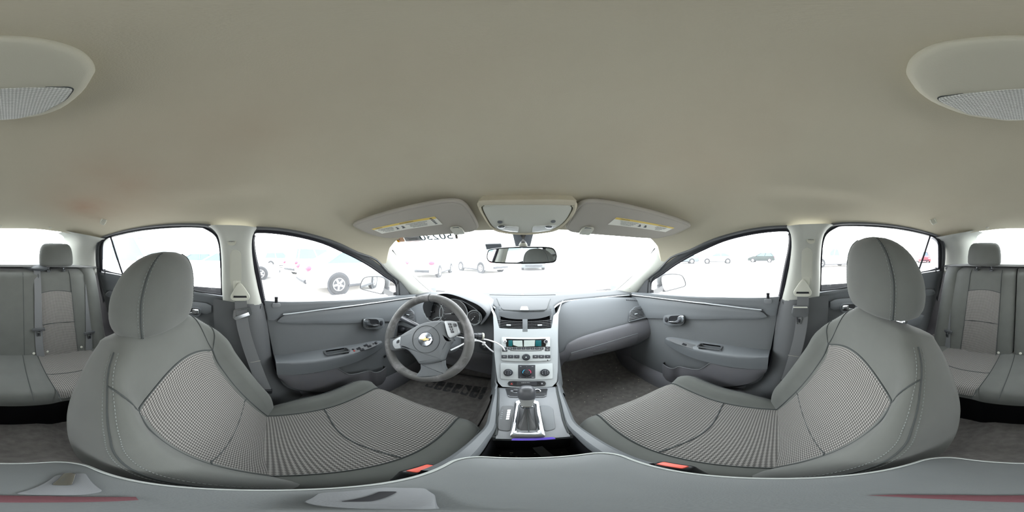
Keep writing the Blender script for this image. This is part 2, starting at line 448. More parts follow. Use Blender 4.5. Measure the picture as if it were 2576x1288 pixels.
def yrear(s): return interp(abs(s), [(0,-1.12),(.5,-1.09),(.72,-1.05),(1.0,-1.03)])
rows = []
NS, NY = 48, 56
for i in range(NY + 1):
    row = []
    for j in range(NS + 1):
        s = sin((j/NS*2 - 1)*pi/2) if True else 0
        y = lerp(yfront(s), yrear(s), i/NY); x = s*interp(y, RX); row.append(V((x, y, Hz(x, y))))
    rows.append(row)
hl = MB().grid(rows)
# turned-up front and rear rims give the lining its thickness
hl.grid([rows[0], [p + V((0, .012, .012)) for p in rows[0]], [p + V((0, .004, .05)) for p in rows[0]]])
hl.grid([rows[-1], [p + V((0, -.012, .012)) for p in rows[-1]], [p + V((0, -.004, .05)) for p in rows[-1]]])
ce = hl.build('ceiling', MATS['headliner'], ang=60)
_lo = min((p.z for r in rows for p in r)); _b = [(min(p[k] for r in rows for p in r), max(p[k] for r in rows for p in r)) for k in range(3)]
struct(ce, 'beige grey fabric headliner with a faint brown stain', 'headliner')
# outer roof skin keeps the daylight out from above
mat('paint_white', '#e9eaea', .25, spec=.5, coat=.6)
o_rows = [[V((p.x*1.08, p.y*1.02 + .005, p.z + .055)) for p in r] for r in rows[::4]]
o_rows = [[r[0] + V((-.0, 0, -.06))] + r + [r[-1] + V((.0, 0, -.06))] for r in o_rows]
rf = MB().grid(o_rows).build('roof', MATS['paint_white'], ang=60)
struct(rf, 'white painted roof skin over the headliner', 'car roof')
# bonnet
rows = [[V((x*lerp(.86, .7, t), lerp(1.14, 2.15, t), -.33 - .10*t*t*1.6 - .05*(x*x) + .02*(1-t))) for x in [k/8-1 for k in range(17)]] for t in [i/8 for i in range(9)]]
struct(MB().grid(rows).build('bonnet', MATS['paint_white'], ang=60), 'white bonnet beyond the windscreen', 'bonnet')
# black frit and ceramic patch behind the mirror
fr_rows = [[hit(x, y, WS) + V((0, -.004, 0)) for x in (1290, 1306, 1322, 1341)] for y in (583, 595, 608, 620)]
for i, r in enumerate(fr_rows):
    c = hit(1315, (583, 595, 608, 620)[i], WS) + V((0, -.004, 0)); k = lerp(1.08, .72, i/3)
    fr_rows[i] = [c + (p - c)*k for p in r]
mat('grey_patch', '#6b7076', .6)
MB().grid(fr_rows).build('ceramic_patch', MATS['grey_patch'], w1, solid=.0015)
# black line of sealant along the windscreen's edge
lowx = smooth([hit(x, y, WS) for x, y in ((1088,737),(1150,738),(1240,739),(1316,739),(1400,738),(1480,736),(1543,732))], 4)
MB().tube([p + V((0, -.006, 0)) for p in lowx], .0035, 6).build('edge_seal', MATS['seal_dark'], w1)
for s in (-1, 1):
    e = smooth([hit(x, y, WS) for x, y in ((989,629),(1000,645),(1020,672),(1052,706),(1088,737))], 4)
    MB().tube(mir([p + V((0, -.006, .0)) for p in e], s), .0028, 6).build('edge_seal', MATS['seal_dark'], w1)

# rear window
def RW(p): return p.y + (1.13 + (.20 - p.z)*2.4 - .22*p.x*p.x)
rows = []
for i in range(9):
    z = .21 - .30*i/8; xw = lerp(.50, .66, i/8); rows.append([V((x*xw, -(1.13 + (.20 - z)*2.4 - .22*(x*xw)**2), z)) for x in [j/10 - 1 for j in range(21)]])
w2 = MB().grid(rows).build('window_2', MATS['windscreen_pane'])
struct(w2, 'bright sloping rear window behind the back seat', 'rear window')
# parcel shelf
mat('shelf_cloth', '#8b8d8c', .9, grain=.3, vary=.03)
rows = [[V((x*.68, y, -.075 + .012*sstep(-1.2, -1.6, y) - .02*x**4)) for x in [j/10-1 for j in range(21)]] for y in (-1.10, -1.14, -1.2, -1.3, -1.45, -1.6, -1.78)]
sh = MB().grid(rows).build('trim_1', MATS['shelf_cloth'], solid=-.015)
struct(sh, 'grey parcel shelf behind the rear seatbacks', 'parcel shelf')
for px in (15, 2560+46):
    c = onZ(px, 661, -.066); fr = frame(c, (1, 0, 0), (0, 1, .0))
    if px < 100:
        MB().prism([fr(a, b) for a, b in rrect(.06, .085, .01)], (0, 0, .006), .002).build('anchor_cover', MATS['pale_plastic'], sh)
        MB().prism([fr(a, b, .006) for a, b in rrect(.03, .03, .006)], (0, 0, .002), .001).build('anchor_mark', MATS['dash_mid'], sh)
for s, (x0, x1) in ((-1, (48, 122)),):
    c = onZ(82, 668, -.07); MB().ell(c + V((-.03, -.02, -.012)), (.10, .16, .035), n=24, m=8).build('speaker_hump', MATS['dash_mid'], sh)
# high brake light inside the rear window
bl = root('brake_light', 'grey high level brake light housing on the parcel shelf inside the rear window', 'brake light')
MB().box((.0, -1.60, -.035), (.26, .10, .05), bev=.018, seg=4).build('housing', MATS['pale_plastic'], bl)
mat('lens_red', '#7a2a2c', .25)
MB().box((.0, -1.655, -.03), (.20, .012, .03), bev=.004).build('lens', MATS['lens_red'], bl)

# ------------------------------------------------------------------ pillars
mat('pillar_trim', '#B4B6AF', .6, grain=.12, gscale=1400, spec=.3)
nm = {-1: 'left', 1: 'right'}
for s in (-1, 1):
    # A pillar
    a = resample(smooth([hit(x, y, WS, t1=3) for x, y in ((974,599),(981,613),(996,638),(1020,671),(1052,706),(1090,738))], 4), 16)
    b = resample(smooth([side(x, y, .02) for x, y in ((936,644),(952,660),(975,684),(1005,708),(1022,729),(1040,752))], 4), 16)
    rows = []
    for k in range(9):
        t = k/8; row = []
        for i in range(16):
            p = a[i].lerp(b[i], t); d = (CAM - p).normalized(); row.append(p + d*(.030*sin(pi*t)**.8*sstep(0, 7, i) - .012*(1 - sstep(0, 4, i))))
        rows.append(row)
    edge0 = [p + V((-.02, .05, 0)) for p in rows[0]]; edge1 = [p + V((-.05, .02, 0)) for p in rows[-1]]
    ap = MB().grid([mir(r, s) for r in [edge0] + rows + [edge1]], uv=False).build('trim_%d' % (2 if s < 0 else 3), MATS['pillar_trim'], ang=70)
    struct(ap, 'pale grey plastic windscreen pillar trim on the %s' % ('steering wheel side' if s < 0 else 'passenger side'), 'pillar trim')
    c = a[12].lerp(b[12], .45); d = (CAM - c).normalized(); c = c + d*.032
    u = (b[12] - a[12]).normalized(); dd = mir([d], s)[0]
    MB().lathe([(0, 0), (.009, 0), (.011, .0015), (.009, .003), (0, .003)], mir([c], s)[0] - dd*.004, dd, 20).build('screw_cap', MATS['pale_plastic'], ap)
    # B pillar, upper
    front = resample(smooth([side(x, y, .025) for x, y in ((646,573),(637,586),(633,610),(634,640),(641,690),(651,735),(660,770))], 4), 22)
    rear = resample(smooth([side(x, y, .025) for x, y in ((524,569),(541,582),(552,605),(557,650),(558,700),(559,735),(561,758))], 4), 22)
    rows = []
    for i in range(22):
        row = []
        for k in range(13):
            t = k/12; p = rear[i].lerp(front[i], t); e = min(1, min(t, 1-t)/.28); row.append(p + V((.030*(1-(1-e)**2.2), 0, .012*sin(pi*t)*0)))
        row = [row[0] + V((-.04, 0, 0))] + row + [row[-1] + V((-.04, 0, 0))]
        rows.append(mir(row, s))
    low = [p + V((.0, 0, -.004)) for p in rows[-1]]; low2 = [p + V((s*.035, 0, -.006)) for p in rows[-1]]
    bp = MB().grid(rows + [low, low2], uv=False).build('trim_%d' % (4 if s < 0 else 5), MATS['pillar_trim'], ang=60)
    struct(bp, 'pale grey upper door pillar trim carrying the %s belt anchor' % ("driver's" if s < 0 else "front passenger's"), 'pillar trim')
    # airbag emblem disc and height adjuster slide
    def bsurf(px, py, o=0.0):
        return side(px, py, .055 + o)
    c = bsurf(583, 608); r = (bsurf(595, 608) - c).length
    n = mir([V((1, 0, .38)).normalized()], s)[0]
    MB().lathe([(r*.9, 0), (r, .001), (r*.97, .002), (r*.88, .0012), (0, .0012)], mir([c], s)[0], n, 24, caps=False).build('airbag_badge', MATS['pale_plastic'], bp)
    ax = V((0, 1, 0)) if s < 0 else V((0, -1, 0))
    text('badge_lettering', 'AIRBAG', frame(mir([c], s)[0] + n*.001, ax, n.cross(ax)), .0062, 'dash_mid', bp)
    ol = [(578,640),(578,700),(584,726),(606,726),(608,690),(607,640),(602,632),(592,628),(583,632)]
    MB().prism(rpoly(mir([bsurf(x, y, -.002) for x, y in ol], s), .006), n*.0035, .0015).build('slide_plate', MATS['pale_plastic'], bp)
    # B pillar lower + sill
    ol = [(548,752),(661,766),(668,800),(675,845),(683,900),(693,945),(712,975),(745,1000),(800,1012),(850,1020),(850,1060),(660,1060),(600,1000),(548,900)]
    x0 = -.715
    pts = [onX(x, y, x0) for x, y in ol]
    # shape it: lower pillar as a grid so that it can bulge
    fr_ = resample(smooth([onX(x, y, -.712) for x, y in ((661,762),(670,800),(677,845),(684,900),(694,945),(712,972),(745,990),(790,998),(860,1002))], 3), 26)
    re_ = resample([onX(x, y, -.712) for x, y in ((544,745),(546,800),(552,860),(575,940),(600,985),(640,1020),(665,1035),(700,1042),(800,1050))], 26)
    rows = []
    for i in range(26):
        row = []
        for k in range(11):
            t = k/10; p = re_[i].lerp(fr_[i], t); e = min(1, (1-t)/.35); row.append(p + V((.045*(1-(1-e)**2), 0, 0)))
        rows.append(mir(row + [row[-1] + V((-.05, 0, 0))], s))
    lp = MB().grid(rows, uv=False).build('trim_%d' % (6 if s < 0 else 7), MATS['dark_plastic'], ang=60)
    struct(lp, 'dark lower door pillar and sill trim beside the %s seat' % ("driver's" if s < 0 else "front passenger's"), 'pillar trim')
    # long sill along the floor
    prof = [(-.80, -.80), (-.72, -.805), (-.69, -.82), (-.66, -.845), (-.64, -.88), (-.63, -.95)]
    rows = [[V((x - .02*sstep(.5, 1.0, y), y, z + .01*sstep(.5, 1, y))) for x, z in prof] for y in [-.35 + 1.55*i/16 for i in range(17)]]
    si = MB().grid([mir(r, s) for r in rows], uv=False).build('baseboard_%s' % nm[s], MATS['lower_plastic'], ang=40)
    struct(si, 'dark plastic door sill strip along the %s edge of the front floor' % ("driver's" if s < 0 else "passenger's"), 'door sill')
    # kick panel ahead of the door
    ol = [(-.10+.83, -.30), (1.3, -.30), (1.3, -.95), (.80, -.90)]
    rows = [[V((-.70 + .05*sstep(.8, 1.2, y)*sstep(-.5, -.8, z), y, z)) for z in (-.34, -.4, -.5, -.6, -.7, -.8, -.88, -.95)] for y in (.80, .86, .93, 1.0, 1.1, 1.2, 1.32)]
    kp = MB().grid([mir(r, s) for r in rows], uv=False).build('wall_%s' % nm[s], MATS['lower_plastic'], ang=60)
    struct(kp, 'dark footwell side panel ahead of the %s door' % ("driver's" if s < 0 else "front passenger's"), 'kick panel')
    # C pillar
    top = resample(smooth([side(x, y, .02) for x, y in ((262,600),(247,610),(239,630),(238,655),(241,690))], 4), 14)
    inn = resample(smooth([hit(165, 581, HL), onP(182, 596, (-.42, -1.13, .14), (.3, 1, .2)), onP(176, 625, (-.45, -1.22, .06), (.3, 1, .2)), onP(166, 652, (-.47, -1.3, -.02), (.3, 1, .2)), onP(160, 680, (-.49, -1.34, -.08), (.3, 1, .2))], 4), 14)
    rows = []
    for i in range(14):
        row = []
        for k in range(9):
            t = k/8; p = top[i].lerp(inn[i], t); d = (CAM - p).normalized(); row.append(p + d*.05*sin(pi*t))
        rows.append(mir([row[0] + V((-.06, 0, 0))] + row + [row[-1] + V((.02, -.12, 0))], s))
    cp = MB().grid(rows, uv=False).build('trim_%d' % (8 if s < 0 else 9), MATS['pillar_trim'], ang=70)
    struct(cp, 'pale grey rear roof pillar trim behind the %s side of the back seat' % ("driver's" if s < 0 else "passenger's"), 'pillar trim')

# ------------------------------------------------------------------ floor
def fz(x, y):
    z = -.93
    z += .38*sstep(.92, 1.35, y)**1.2                      # toe board
    tun = lerp(.22, .05, sstep(-.12, -.34, y))*(1 - sstep(.10, .20, abs(x)))                # centre tunnel
    z = max(z, -.93 + tun)
    z = max(z, -.93 + .24*sstep(-.60, -.66, y))            # heel of the rear seat
    return z + .004*sin(31*x + 3*y)*sin(23*y)
ys = [-1.2 + 2.6*i/64 for i in range(65)]; xs = [-.74 + 1.48*j/56 for j in range(57)]
fl = MB().grid([[V((x, y, fz(x, y))) for x in xs] for y in ys], uv=False).build('floor', MATS['carpet'], ang=60)
struct(fl, 'dark grey carpeted car floor littered with small crumbs', 'carpet')
# firewall, boot wall, outer side skins (stop stray light)
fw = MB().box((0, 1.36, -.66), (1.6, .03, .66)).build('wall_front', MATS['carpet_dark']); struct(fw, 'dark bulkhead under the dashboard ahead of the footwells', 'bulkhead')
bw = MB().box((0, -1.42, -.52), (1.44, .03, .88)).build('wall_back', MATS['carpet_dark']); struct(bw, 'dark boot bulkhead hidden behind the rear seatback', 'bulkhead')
for k in range(150):        # crumbs are counted as one litter
    pass
cr = MB(); rr = random.Random(3)
for k in range(130):
    if k < 60: p = V((rr.uniform(.18, .62), rr.uniform(.5, 1.0), 0))
    else: p = V((-rr.uniform(.14, .60), rr.uniform(.5, 1.0), 0))
    p.z = fz(p.x, p.y) + .003; q = rr.uniform(.0015, .0035)
    cr.box(p, (q*rr.uniform(1, 2.4), q, q*.7), Matrix.Rotation(rr.uniform(0, 3), 4, 'Z'))
for k in range(40):
    p = onZ(1195 + rr.gauss(0, 14), 985 + rr.gauss(0, 7), -.90); p.z = fz(p.x, p.y) + .004; q = rr.uniform(.002, .005)
    cr.box(p, (q*rr.uniform(1, 2.5), q, q*.6), Matrix.Rotation(rr.uniform(0, 3), 4, 'Z'))
mat('crumb', '#b9b1a4', .9)
tag(cr.build('crumbs', MATS['crumb'], flat=True), 'pale crumbs and grit scattered over the front carpets', 'crumbs', kind='stuff')
# ------------------------------------------------------------------ doors
def doorx(z): return interp(z, [(-.9,-.685),(-.6,-.695),(-.45,-.702),(-.3,-.715),(-.2,-.722),(-.1,-.70)])
def DP(px, py, off=0.0):
    return hit(px, py, lambda p: p.x - doorx(p.z) - off, .2, 3.5)
def band(top, bot, off=0.0, n=24, k=8, s=-1, fold=.012, proj=None, sm=True):
    P = proj or (lambda x, y: DP(x, y, off))
    T = [P(*q) for q in top]; B = [P(*q) for q in bot]
    if sm: T = smooth(T, 5); B = smooth(B, 5)
    T = resample(T, n); B = resample(B, n); rows = []
    for i in range(k + 1):
        rows.append([T[j].lerp(B[j], i/k) for j in range(n)])
        if proj is None:
            for p in rows[-1]: p.x = doorx(p.z) + off
    if fold:
        d = V((-fold, 0, 0)); c = sum((p for r in rows for p in r), V())/(n*(k+1))
        def grow(p, q): return p + (p - c).normalized()*.0  + d
        e = min(.004, fold*.5)
        inner = [[p.copy() for p in r] for r in rows]
        rows = [[r[0] + V((-e, 0, 0))] + r[1:-1] + [r[-1] + V((-e, 0, 0))] for r in inner]
        rows[0] = [p + V((-e, 0, 0)) for p in inner[0]]; rows[-1] = [p + V((-e, 0, 0)) for p in inner[-1]]
        rows = [[r[0] + d] + r + [r[-1] + d] for r in rows]
        rows = [[p + d for p in rows[0]]] + rows + [[p + d for p in rows[-1]]]
        rows[0] = [V((q.x - fold if False else q.x, q.y, q.z)) for q in rows[0]]
    return [mir(r, s) for r in rows]
def sidepoly(px, off, s): return mir([side(x, y, off) for x, y in px], s)
def rib(line, off, s): return mir([DP(x, y, off) for x, y in line], s)
mat('chrome_bright', '#E4E6E9', .14, metal=1.0)
SW = mat('switch', '#2b2c30', .4, spec=.5)
mat('red_plastic', '#a83a34', .5)
mat('etch', '#8f9494', .7)
for s in (-1, 1):
    who = "driver's" if s < 0 else "front passenger's"
    L = 'dark grey front door with armrest and window switches beside the steering wheel' if s < 0 else 'dark grey front door beside the glovebox and passenger seat'
    D = root('vehicle_door', L, 'car door', 'doors of the car', kind='thing')
    MB().grid(band([(664,757),(707,760),(812,758),(928,752),(1000,745),(1050,740)], [(698,935),(709,966),(730,980),(780,989),(860,990),(930,975),(985,968),(1050,960)], 0, 30, 12, s, .03, sm=False), uv=False).build('door_panel', MATS['door_cloth'], D)
    MB().grid(band([(664,757),(707,760),(812,758),(928,752),(1000,745),(1048,741)], [(675,806),(694,807),(711,789),(800,778),(930,762),(1000,752),(1048,746)], .014, 40, 6, s, .02, sm=False), uv=False).build('upper_trim', MATS['dash_mid'], D)
    MB().grid(band([(698,808),(713,794),(800,783),(930,767),(1000,757),(1048,751)], [(699,811),(715,815),(800,814),(930,811),(1000,808),(1048,806)], .016, 40, 6, s, .02, sm=False), uv=False).build('trim_insert', MATS['dash_mid'], D)
    MB().tube(rib([(712,791),(740,788),(800,780),(860,772),(930,763),(1000,753),(1045,747)], .018, s), .0045, 8, flat=.8).build('chrome_strip', MATS['silver'], D)
    # armrest
    lip = [(694,912),(740,912),(800,908),(850,899),(900,887),(940,872),(962,861)]
    bot = [(697,943),(740,943),(800,936),(850,925),(900,909),(940,889),(965,870)]
    bak = [(690,894),(740,889),(800,881),(850,873),(900,865),(938,858),(958,857)]
    xl = [-.632,-.632,-.634,-.640,-.650,-.668,-.685]
    Lp = resample(smooth([onX(a, b, x) for (a, b), x in zip(lip, xl)], 5), 28)
    Up = resample(smooth([onX(a, b, x - .008) for (a, b), x in zip(bot, xl)], 5), 28)
    Bp = resample(smooth([onX(a, b, -.700) for a, b in bak], 5), 28)
    rings = []
    for l, u, b in zip(Lp, Up, Bp):
        o = V((-.02, 0, 0)); v1 = (b - l).normalized(); v2 = (u - l).normalized(); r = min(.014, (u-l).length*.4, (b-l).length*.4)
        rings.append(mir([b + o, b, b.lerp(l, .5), l + v1*r, l + v1*r*.35 + v2*r*.12, l + v1*.12*r + v2*r*.35, l + v2*r, l.lerp(u, .6), u, V((-.70, u.y, u.z - .004)), V((-.72, u.y, u.z - .004))], s))
    ar = MB().loft(rings).build('armrest', MATS['dash_mid'], D, ang=50)
    p1, p2 = onX(822, 888, -.672), onX(872, 880, -.672); c = (p1 + p2)/2; a = atan2(p2.z - p1.z, p2.y - p1.y)
    R = Matrix.Rotation(a, 4, 'X')
    q = MB().box(mir([c], s)[0] + V((0, 0, -.012)), (.036, (p2-p1).length + .012, .075), R, bev=.008, seg=3)
    cut(ar, q)
    MB().box(mir([c], s)[0] + V((0, 0, -.047)), (.040, (p2-p1).length + .016, .004), R).build('pull_cup_floor', MATS['lower_plastic'], D)
    f = frame(mir([c], s)[0], (1, 0, 0), (0, cos(a), sin(a)))
    rr_ = rrect(.046, (p2-p1).length + .022, .010); r2 = rrect(.036, (p2-p1).length + .010, .008)
    MB().grid([[f(*q, .0) for q in rr_ + rr_[:1]], [f(*q, .0035) for q in rr_ + rr_[:1]], [f(*q, .0035) for q in r2 + r2[:1]], [f(*q, -.004) for q in r2 + r2[:1]]], uv=False).build('pull_cup_rim', MATS['dark_plastic'], D)
    # switch plate on the armrest
    po = [(880,886),(884,880),(905,874),(930,866),(945,862),(955,862),(952,868),(935,876),(912,884),(892,891)]
    def AR(px, py, up=.0): # top of the armrest: plane through three of its points
        n = (Bp[20] - Lp[20]).cross(Bp[6] - Lp[20]); p = onP(px, py, Lp[20], n); p.z += up; return p
    MB().prism(rpoly(mir([AR(x, y, .001) for x, y in po], s), .006), (0, 0, .004), .0015).build('switch_plate', MATS['dark_plastic'], D)
    def sw(px, py, w, l, name='window_switch', m='switch', h=.006):
        p = AR(px, py, .006); d = (AR(px + 8, py - 2) - AR(px, py)); an = atan2(d.y, d.x)
        o = MB().box(mir([p], s)[0], (w, l, h), Matrix.Rotation((an - pi/2)*(1 if s < 0 else -1), 4, 'Z'), bev=.002).build(name, MATS[m], D)
        return o
    if s < 0:
        for x, y in ((902,879),(911,882),(920,871),(929,873)):
            w_ = sw(x, y, .013, .022)
            p = AR(x + 2, y - 1, .010); MB().box(p, (.009, .006, .0025), bev=.001).build('switch_tip', MATS['chrome'], w_)
        sw(888, 881, .009, .010, 'lock_switch'); sw(891, 885, .008, .008, 'lock_switch', 'red_plastic')
        p = AR(946, 865, .005); MB().lathe([(.009, 0), (.0085, .005), (.006, .007), (0, .007)], p, n=16).build('mirror_knob', MATS['switch'], D)
        sw(939, 867, .007, .007, 'mirror_selector')
    else:
        w_ = sw(914, 879, .013, .024); p = AR(917, 878, .010); MB().box(mir([p], s)[0], (.009, .006, .0025), bev=.001).build('switch_tip', MATS['chrome'], w_)
    # lower panel whose rim opens into the map pocket and bottle holder
    top = [(698,943),(760,942),(820,932),(846,926),(856,931),(866,937),(879,942),(899,940),(916,936),(930,933),(940,937),(951,937),(964,931),(972,924)]
    bt = [(703,950),(720,974),(750,984),(790,988),(840,988),(870,986),(890,984),(905,982),(918,980),(930,976),(940,972),(950,970),(962,966),(971,960)]
    xs_ = [-.652,-.65,-.65,-.65,-.65,-.65,-.65,-.65,-.652,-.655,-.645,-.636,-.640,-.665]
    T = resample(smooth([onX(a, b, x) for (a, b), x in zip(top, xs_)], 4), 50)
    B = resample(smooth([onX(a, b, x - .02) for (a, b), x in zip(bt, xs_)], 4), 50)
    for t_, b_ in zip(T, B): b_.y = lerp(b_.y, t_.y, .5)
    rows = [[t_ + V((-.008, 0, -.002)) for t_ in T], [t_.copy() for t_ in T]] + [[T[i].lerp(B[i], k/6) + V((.004*sin(pi*k/6), 0, 0)) for i in range(50)] for k in range(1, 7)] + [[b_ + V((-.03, 0, -.005)) for b_ in B]]
    rows = [[r[0] + V((-.06, 0, 0))] + r + [r[-1] + V((-.05, .0, 0))] for r in rows]
    MB().grid([mir(r, s) for r in rows], uv=False).build('map_pocket', MATS['lower_plastic'], D, ang=50)
    MB().tube(mir(T[12:], s), .003, 6).build('pocket_rim', MATS['dark_plastic'], D)
    # inside handle
    h = root  # noqa
    o3 = [DP(x, y, .016) for x, y in ((911,802),(918,799),(950,799),(963,801),(966,812),(963,823),(950,827),(920,827),(912,822))]
    bz = MB().prism(rpoly(mir(o3, s), .012), (-s*.012, 0, 0) if False else (-s*.010, 0, 0), .004).build('handle_bezel', MATS['dash_mid'], D)
    o3 = [DP(x, y, .0275) for x, y in ((915,804),(922,802),(948,803),(954,808),(953,818),(946,823),(922,823),(915,816))]
    MB().prism(rpoly(mir(o3, s), .009), (-s*-.001, 0, 0)).build('handle_recess', MATS['black_plastic'], bz)
    o3 = [DP(x, y, .032) for x, y in ((914,804),(923,803),(929,806),(930,812),(938,817),(952,816),(952,819),(944,822),(925,823),(915,817))]
    MB().prism(smooth(mir(o3, s), 4, True), (-s*.006, 0, 0), .0025).build('chrome_lever', MATS['chrome_bright'], bz)
    o3 = [DP(x, y, .027) for x, y in ((957,807),(961,806),(963,812),(961,818),(957,818),(955,812))]
    MB().prism(rpoly(mir(o3, s), .003), (-s*.004, 0, 0), .001).build('lock_button', MATS['switch'], bz)
    # lock pin with its collar on the window ledge
    c = DP(695, 768, .016)
    MB().prism([mir([c], s)[0] + V((0, a, b)) for a, b in rrect(.036, .022, .009)], (-s*.004, 0, 0), .0015).build('pin_collar', MATS['dash_upper'], D)
    MB().lathe([(.0070, 0), (.0070, .026), (.0078, .03), (.0078, .037), (.005, .039), (0, .039)], mir([DP(695, 767, .010)], s)[0], (0, 0, 1), 12).build('lock_pin', MATS['black_plastic'], D)
    if s < 0:
        c = DP(968, 896, .004); MB().lathe([(.010, 0), (.009, .004), (.005, .006), (0, .006)], c, (1, 0, 0), 14).build('trim_clip', MATS['black_plastic'], D)
    # window
    gp = [(637,591),(645,583),(695,585),(757,595),(812,610),(858,630),(897,649),(936,672),(967,694),(990,709),(997,720),(998,748),(928,755),(812,760),(707,760),(662,758),(649,684),(637,620)]
    win = MB(); P = sidepoly(gp, 0.0, s); win.add(P, [tuple(range(len(P)))]); win.build('window_glass', MATS['window_pane'], D, flat=True)
    MB().tube(smooth(sidepoly(gp[:12], .004, s), 3), .0065, 6).build('window_seal', MATS['seal_dark'], D)
    MB().tube(smooth(sidepoly([(637,591),(634,605),(638,640),(649,690),(664,766)], .008, s), 3), .012, 6, flat=.7).build('window_seal', MATS['seal_dark'], D)
    MB().tube(sidepoly(gp[11:16], .004, s), .004, 6).build('belt_seal', MATS['rubber'], D)
    ol = [(946,653),(976,684),(1006,707),(1023,728),(1038,752)]
    MB().tube(smooth(sidepoly([(645,573),(700,576),(760,586),(820,602),(860,617),(900,636)] + ol, .016, s), 3), .006, 6).build('door_seal', MATS['dark_plastic'], D)
    gt = resample(smooth([side(x, y, .000) for x, y in gp[:12]], 3), 40); rt = resample(smooth([side(x, y, .014) for x, y in [(634,580),(645,573),(700,576),(760,586),(820,602),(860,617),(900,636),(946,654),(976,684),(1004,706)]], 3), 40)
    MB().grid([mir(gt, s), mir([a.lerp(b, .5) + V((.006, 0, 0)) for a, b in zip(gt, rt)], s), mir(rt, s)], uv=False).build('window_frame', MATS['dark_plastic'], D)
    ol = [(996,714),(1004,706),(1030,738),(1036,752),(997,752)]
    MB().prism(sidepoly(ol, .004, s), (-s*.016, 0, 0), .004).build('sail_panel', MATS['dark_plastic'], D)
    MB().tube(sidepoly([(1004,708),(1006,730),(1007,750)], .022, s), .0035, 6).build('sail_rib', MATS['dark_plastic'], D)
    # outside mirror
    mo = [(908,724),(913,705),(923,697),(947,695.5),(964,698),(970,706),(968,724),(961,738),(947,736),(926,731)]
    mn = V((.30, -1, .02)).normalized(); mp = V((-.98, .80, -.1))
    G = [onP(x, y, mp, mn) for x, y in mo]; Gc = sum(G, V())/len(G)
    hs = []
    for k, (sc_, dp) in enumerate(((1.03, -.004), (1.10, .0), (1.14, .02), (1.10, .05), (.85, .085), (.4, .105))):
        hs.append([Gc + (g - Gc)*sc_ - mn*dp for g in smooth(G, 4, True)])
    MB().loft([mir(r, s) for r in hs[::1]]).build('mirror_housing', MATS['dark_plastic' if True else 'black_plastic'], D, ang=50)
    mg = MB(); P = mir([g + mn*.006 for g in smooth(G, 4, True)], s); mg.add(P, [tuple(range(len(P)))])
    mg.build('mirror_pane', MATS['mirror_glass'], D, flat=True)
    MB().tube(P, .0045, 6, closed=True).build('mirror_rim', MATS['black_plastic'], D)
    a_, b_ = onP(972, 730, (-.92, .82, -.2), (0, 1, 0)), side(998, 742, -.01)
    MB().loft([mir([p + V((0, y_, z_)) for y_, z_ in ((-.03, -.02), (-.03, .022), (.03, .022), (.03, -.02))], s) for p in (a_, a_.lerp(b_, .5), b_)]).build('mirror_arm', MATS['black_plastic'], D)
    MB().grid([[mir([V((x, y, z))], s)[0] for z, x in ((-.21 - .075*sstep(0, .9, y), -.775), (-.3, -.79), (-.6, -.80), (-.9, -.78), (-.97, -.74))] for y in (-.15, .2, .6, 1.0, 1.3)], uv=False).build('leak_block', MATS['seal_dark'], D)  # added dark sheet outside the panel, keeps daylight from leaking through
    MB().grid([[mir([p], s)[0] for p in (V((-.695, y, z)), V((-.78, y, z)))] for y, z in ((-.02, -.21), (-.04, -.3), (-.04, -.5), (-.02, -.65), (.02, -.78), (.10, -.86), (.2, -.88))], uv=False).build('gap_block', MATS['seal_dark'], D)  # added dark strip closing the lit gap between door and pillar
    # ---------------------------------------------------------------- rear door
    L = ('dark grey rear door with window and pocket behind the driver\'s seat' if s < 0 else 'dark grey rear door with tinted quarter glass behind the passenger seat')
    D = root('vehicle_door', L, 'car door', 'doors of the car', kind='thing')
    tp = [(238,682),(257,685),(313,695),(400,712),(503,737),(556,746),(566,748)]
    bt = [(300,880),(320,905),(370,935),(430,960),(500,975),(556,985),(566,985)]
    MB().grid(band(tp, bt, 0, 26, 12, s, .03, sm=False), uv=False).build('door_panel', MATS['door_cloth'], D)
    MB().grid(band(tp, [(263,737),(268,729),(313,733),(400,745),(503,758),(530,762),(566,790)], .010, 30, 5, s, .02, sm=False), uv=False).build('upper_trim', MATS['dash_mid'], D)
    MB().grid(band([(264,740),(271,732),(313,736),(400,748),(503,761),(527,765),(531,770)], [(264,744),(271,748),(313,753),(400,768),(503,788),(527,792),(531,786)], .016, 30, 5, s, .02, sm=False), uv=False).build('trim_insert', MATS['dash_mid'], D)
    MB().grid(band([(290,800),(340,812),(420,830),(500,850),(556,862)], [(300,822),(345,836),(425,856),(505,880),(556,894)], .055, 20, 5, s, .05, sm=False), uv=False).build('armrest', MATS['dash_mid'], D)
    c = DP(258, 689, .006)
    MB().prism([mir([c], s)[0] + V((0, a, b)) for a, b in rrect(.04, .022, .009)], (-s*.006, 0, 0), .0015).build('pin_collar', MATS['dash_upper'], D)
    MB().lathe([(.0048, 0), (.0050, .026), (.0056, .03), (.0056, .04), (.003, .042), (0, .042)], mir([DP(264, 690, .008)], s)[0], (0, 0, 1), 12).build('lock_pin', MATS['black_plastic'], D)
    o3 = [DP(x, y, .014) for x, y in ((462,776),(470,770),(500,772),(508,778),(506,792),(498,797),(470,793))]
    bz = MB().prism(rpoly(mir(o3, s), .010), (-s*.008, 0, 0), .003).build('handle_bezel', MATS['dash_mid'], D)
    o3 = [DP(x, y, .024) for x, y in ((466,778),(472,774),(498,776),(503,781),(501,790),(495,793),(472,789))]
    MB().prism(rpoly(mir(o3, s), .008), (-s*-.001, 0, 0)).build('handle_recess', MATS['black_plastic'], bz)
    o3 = [DP(x, y, .028) for x, y in ((486,777),(498,777),(502,782),(500,789),(490,790),(472,788),(472,786),(484,784))]
    MB().prism(smooth(mir(o3, s), 4, True), (-s*.006, 0, 0), .0025).build('chrome_lever', MATS['chrome_bright'], bz)
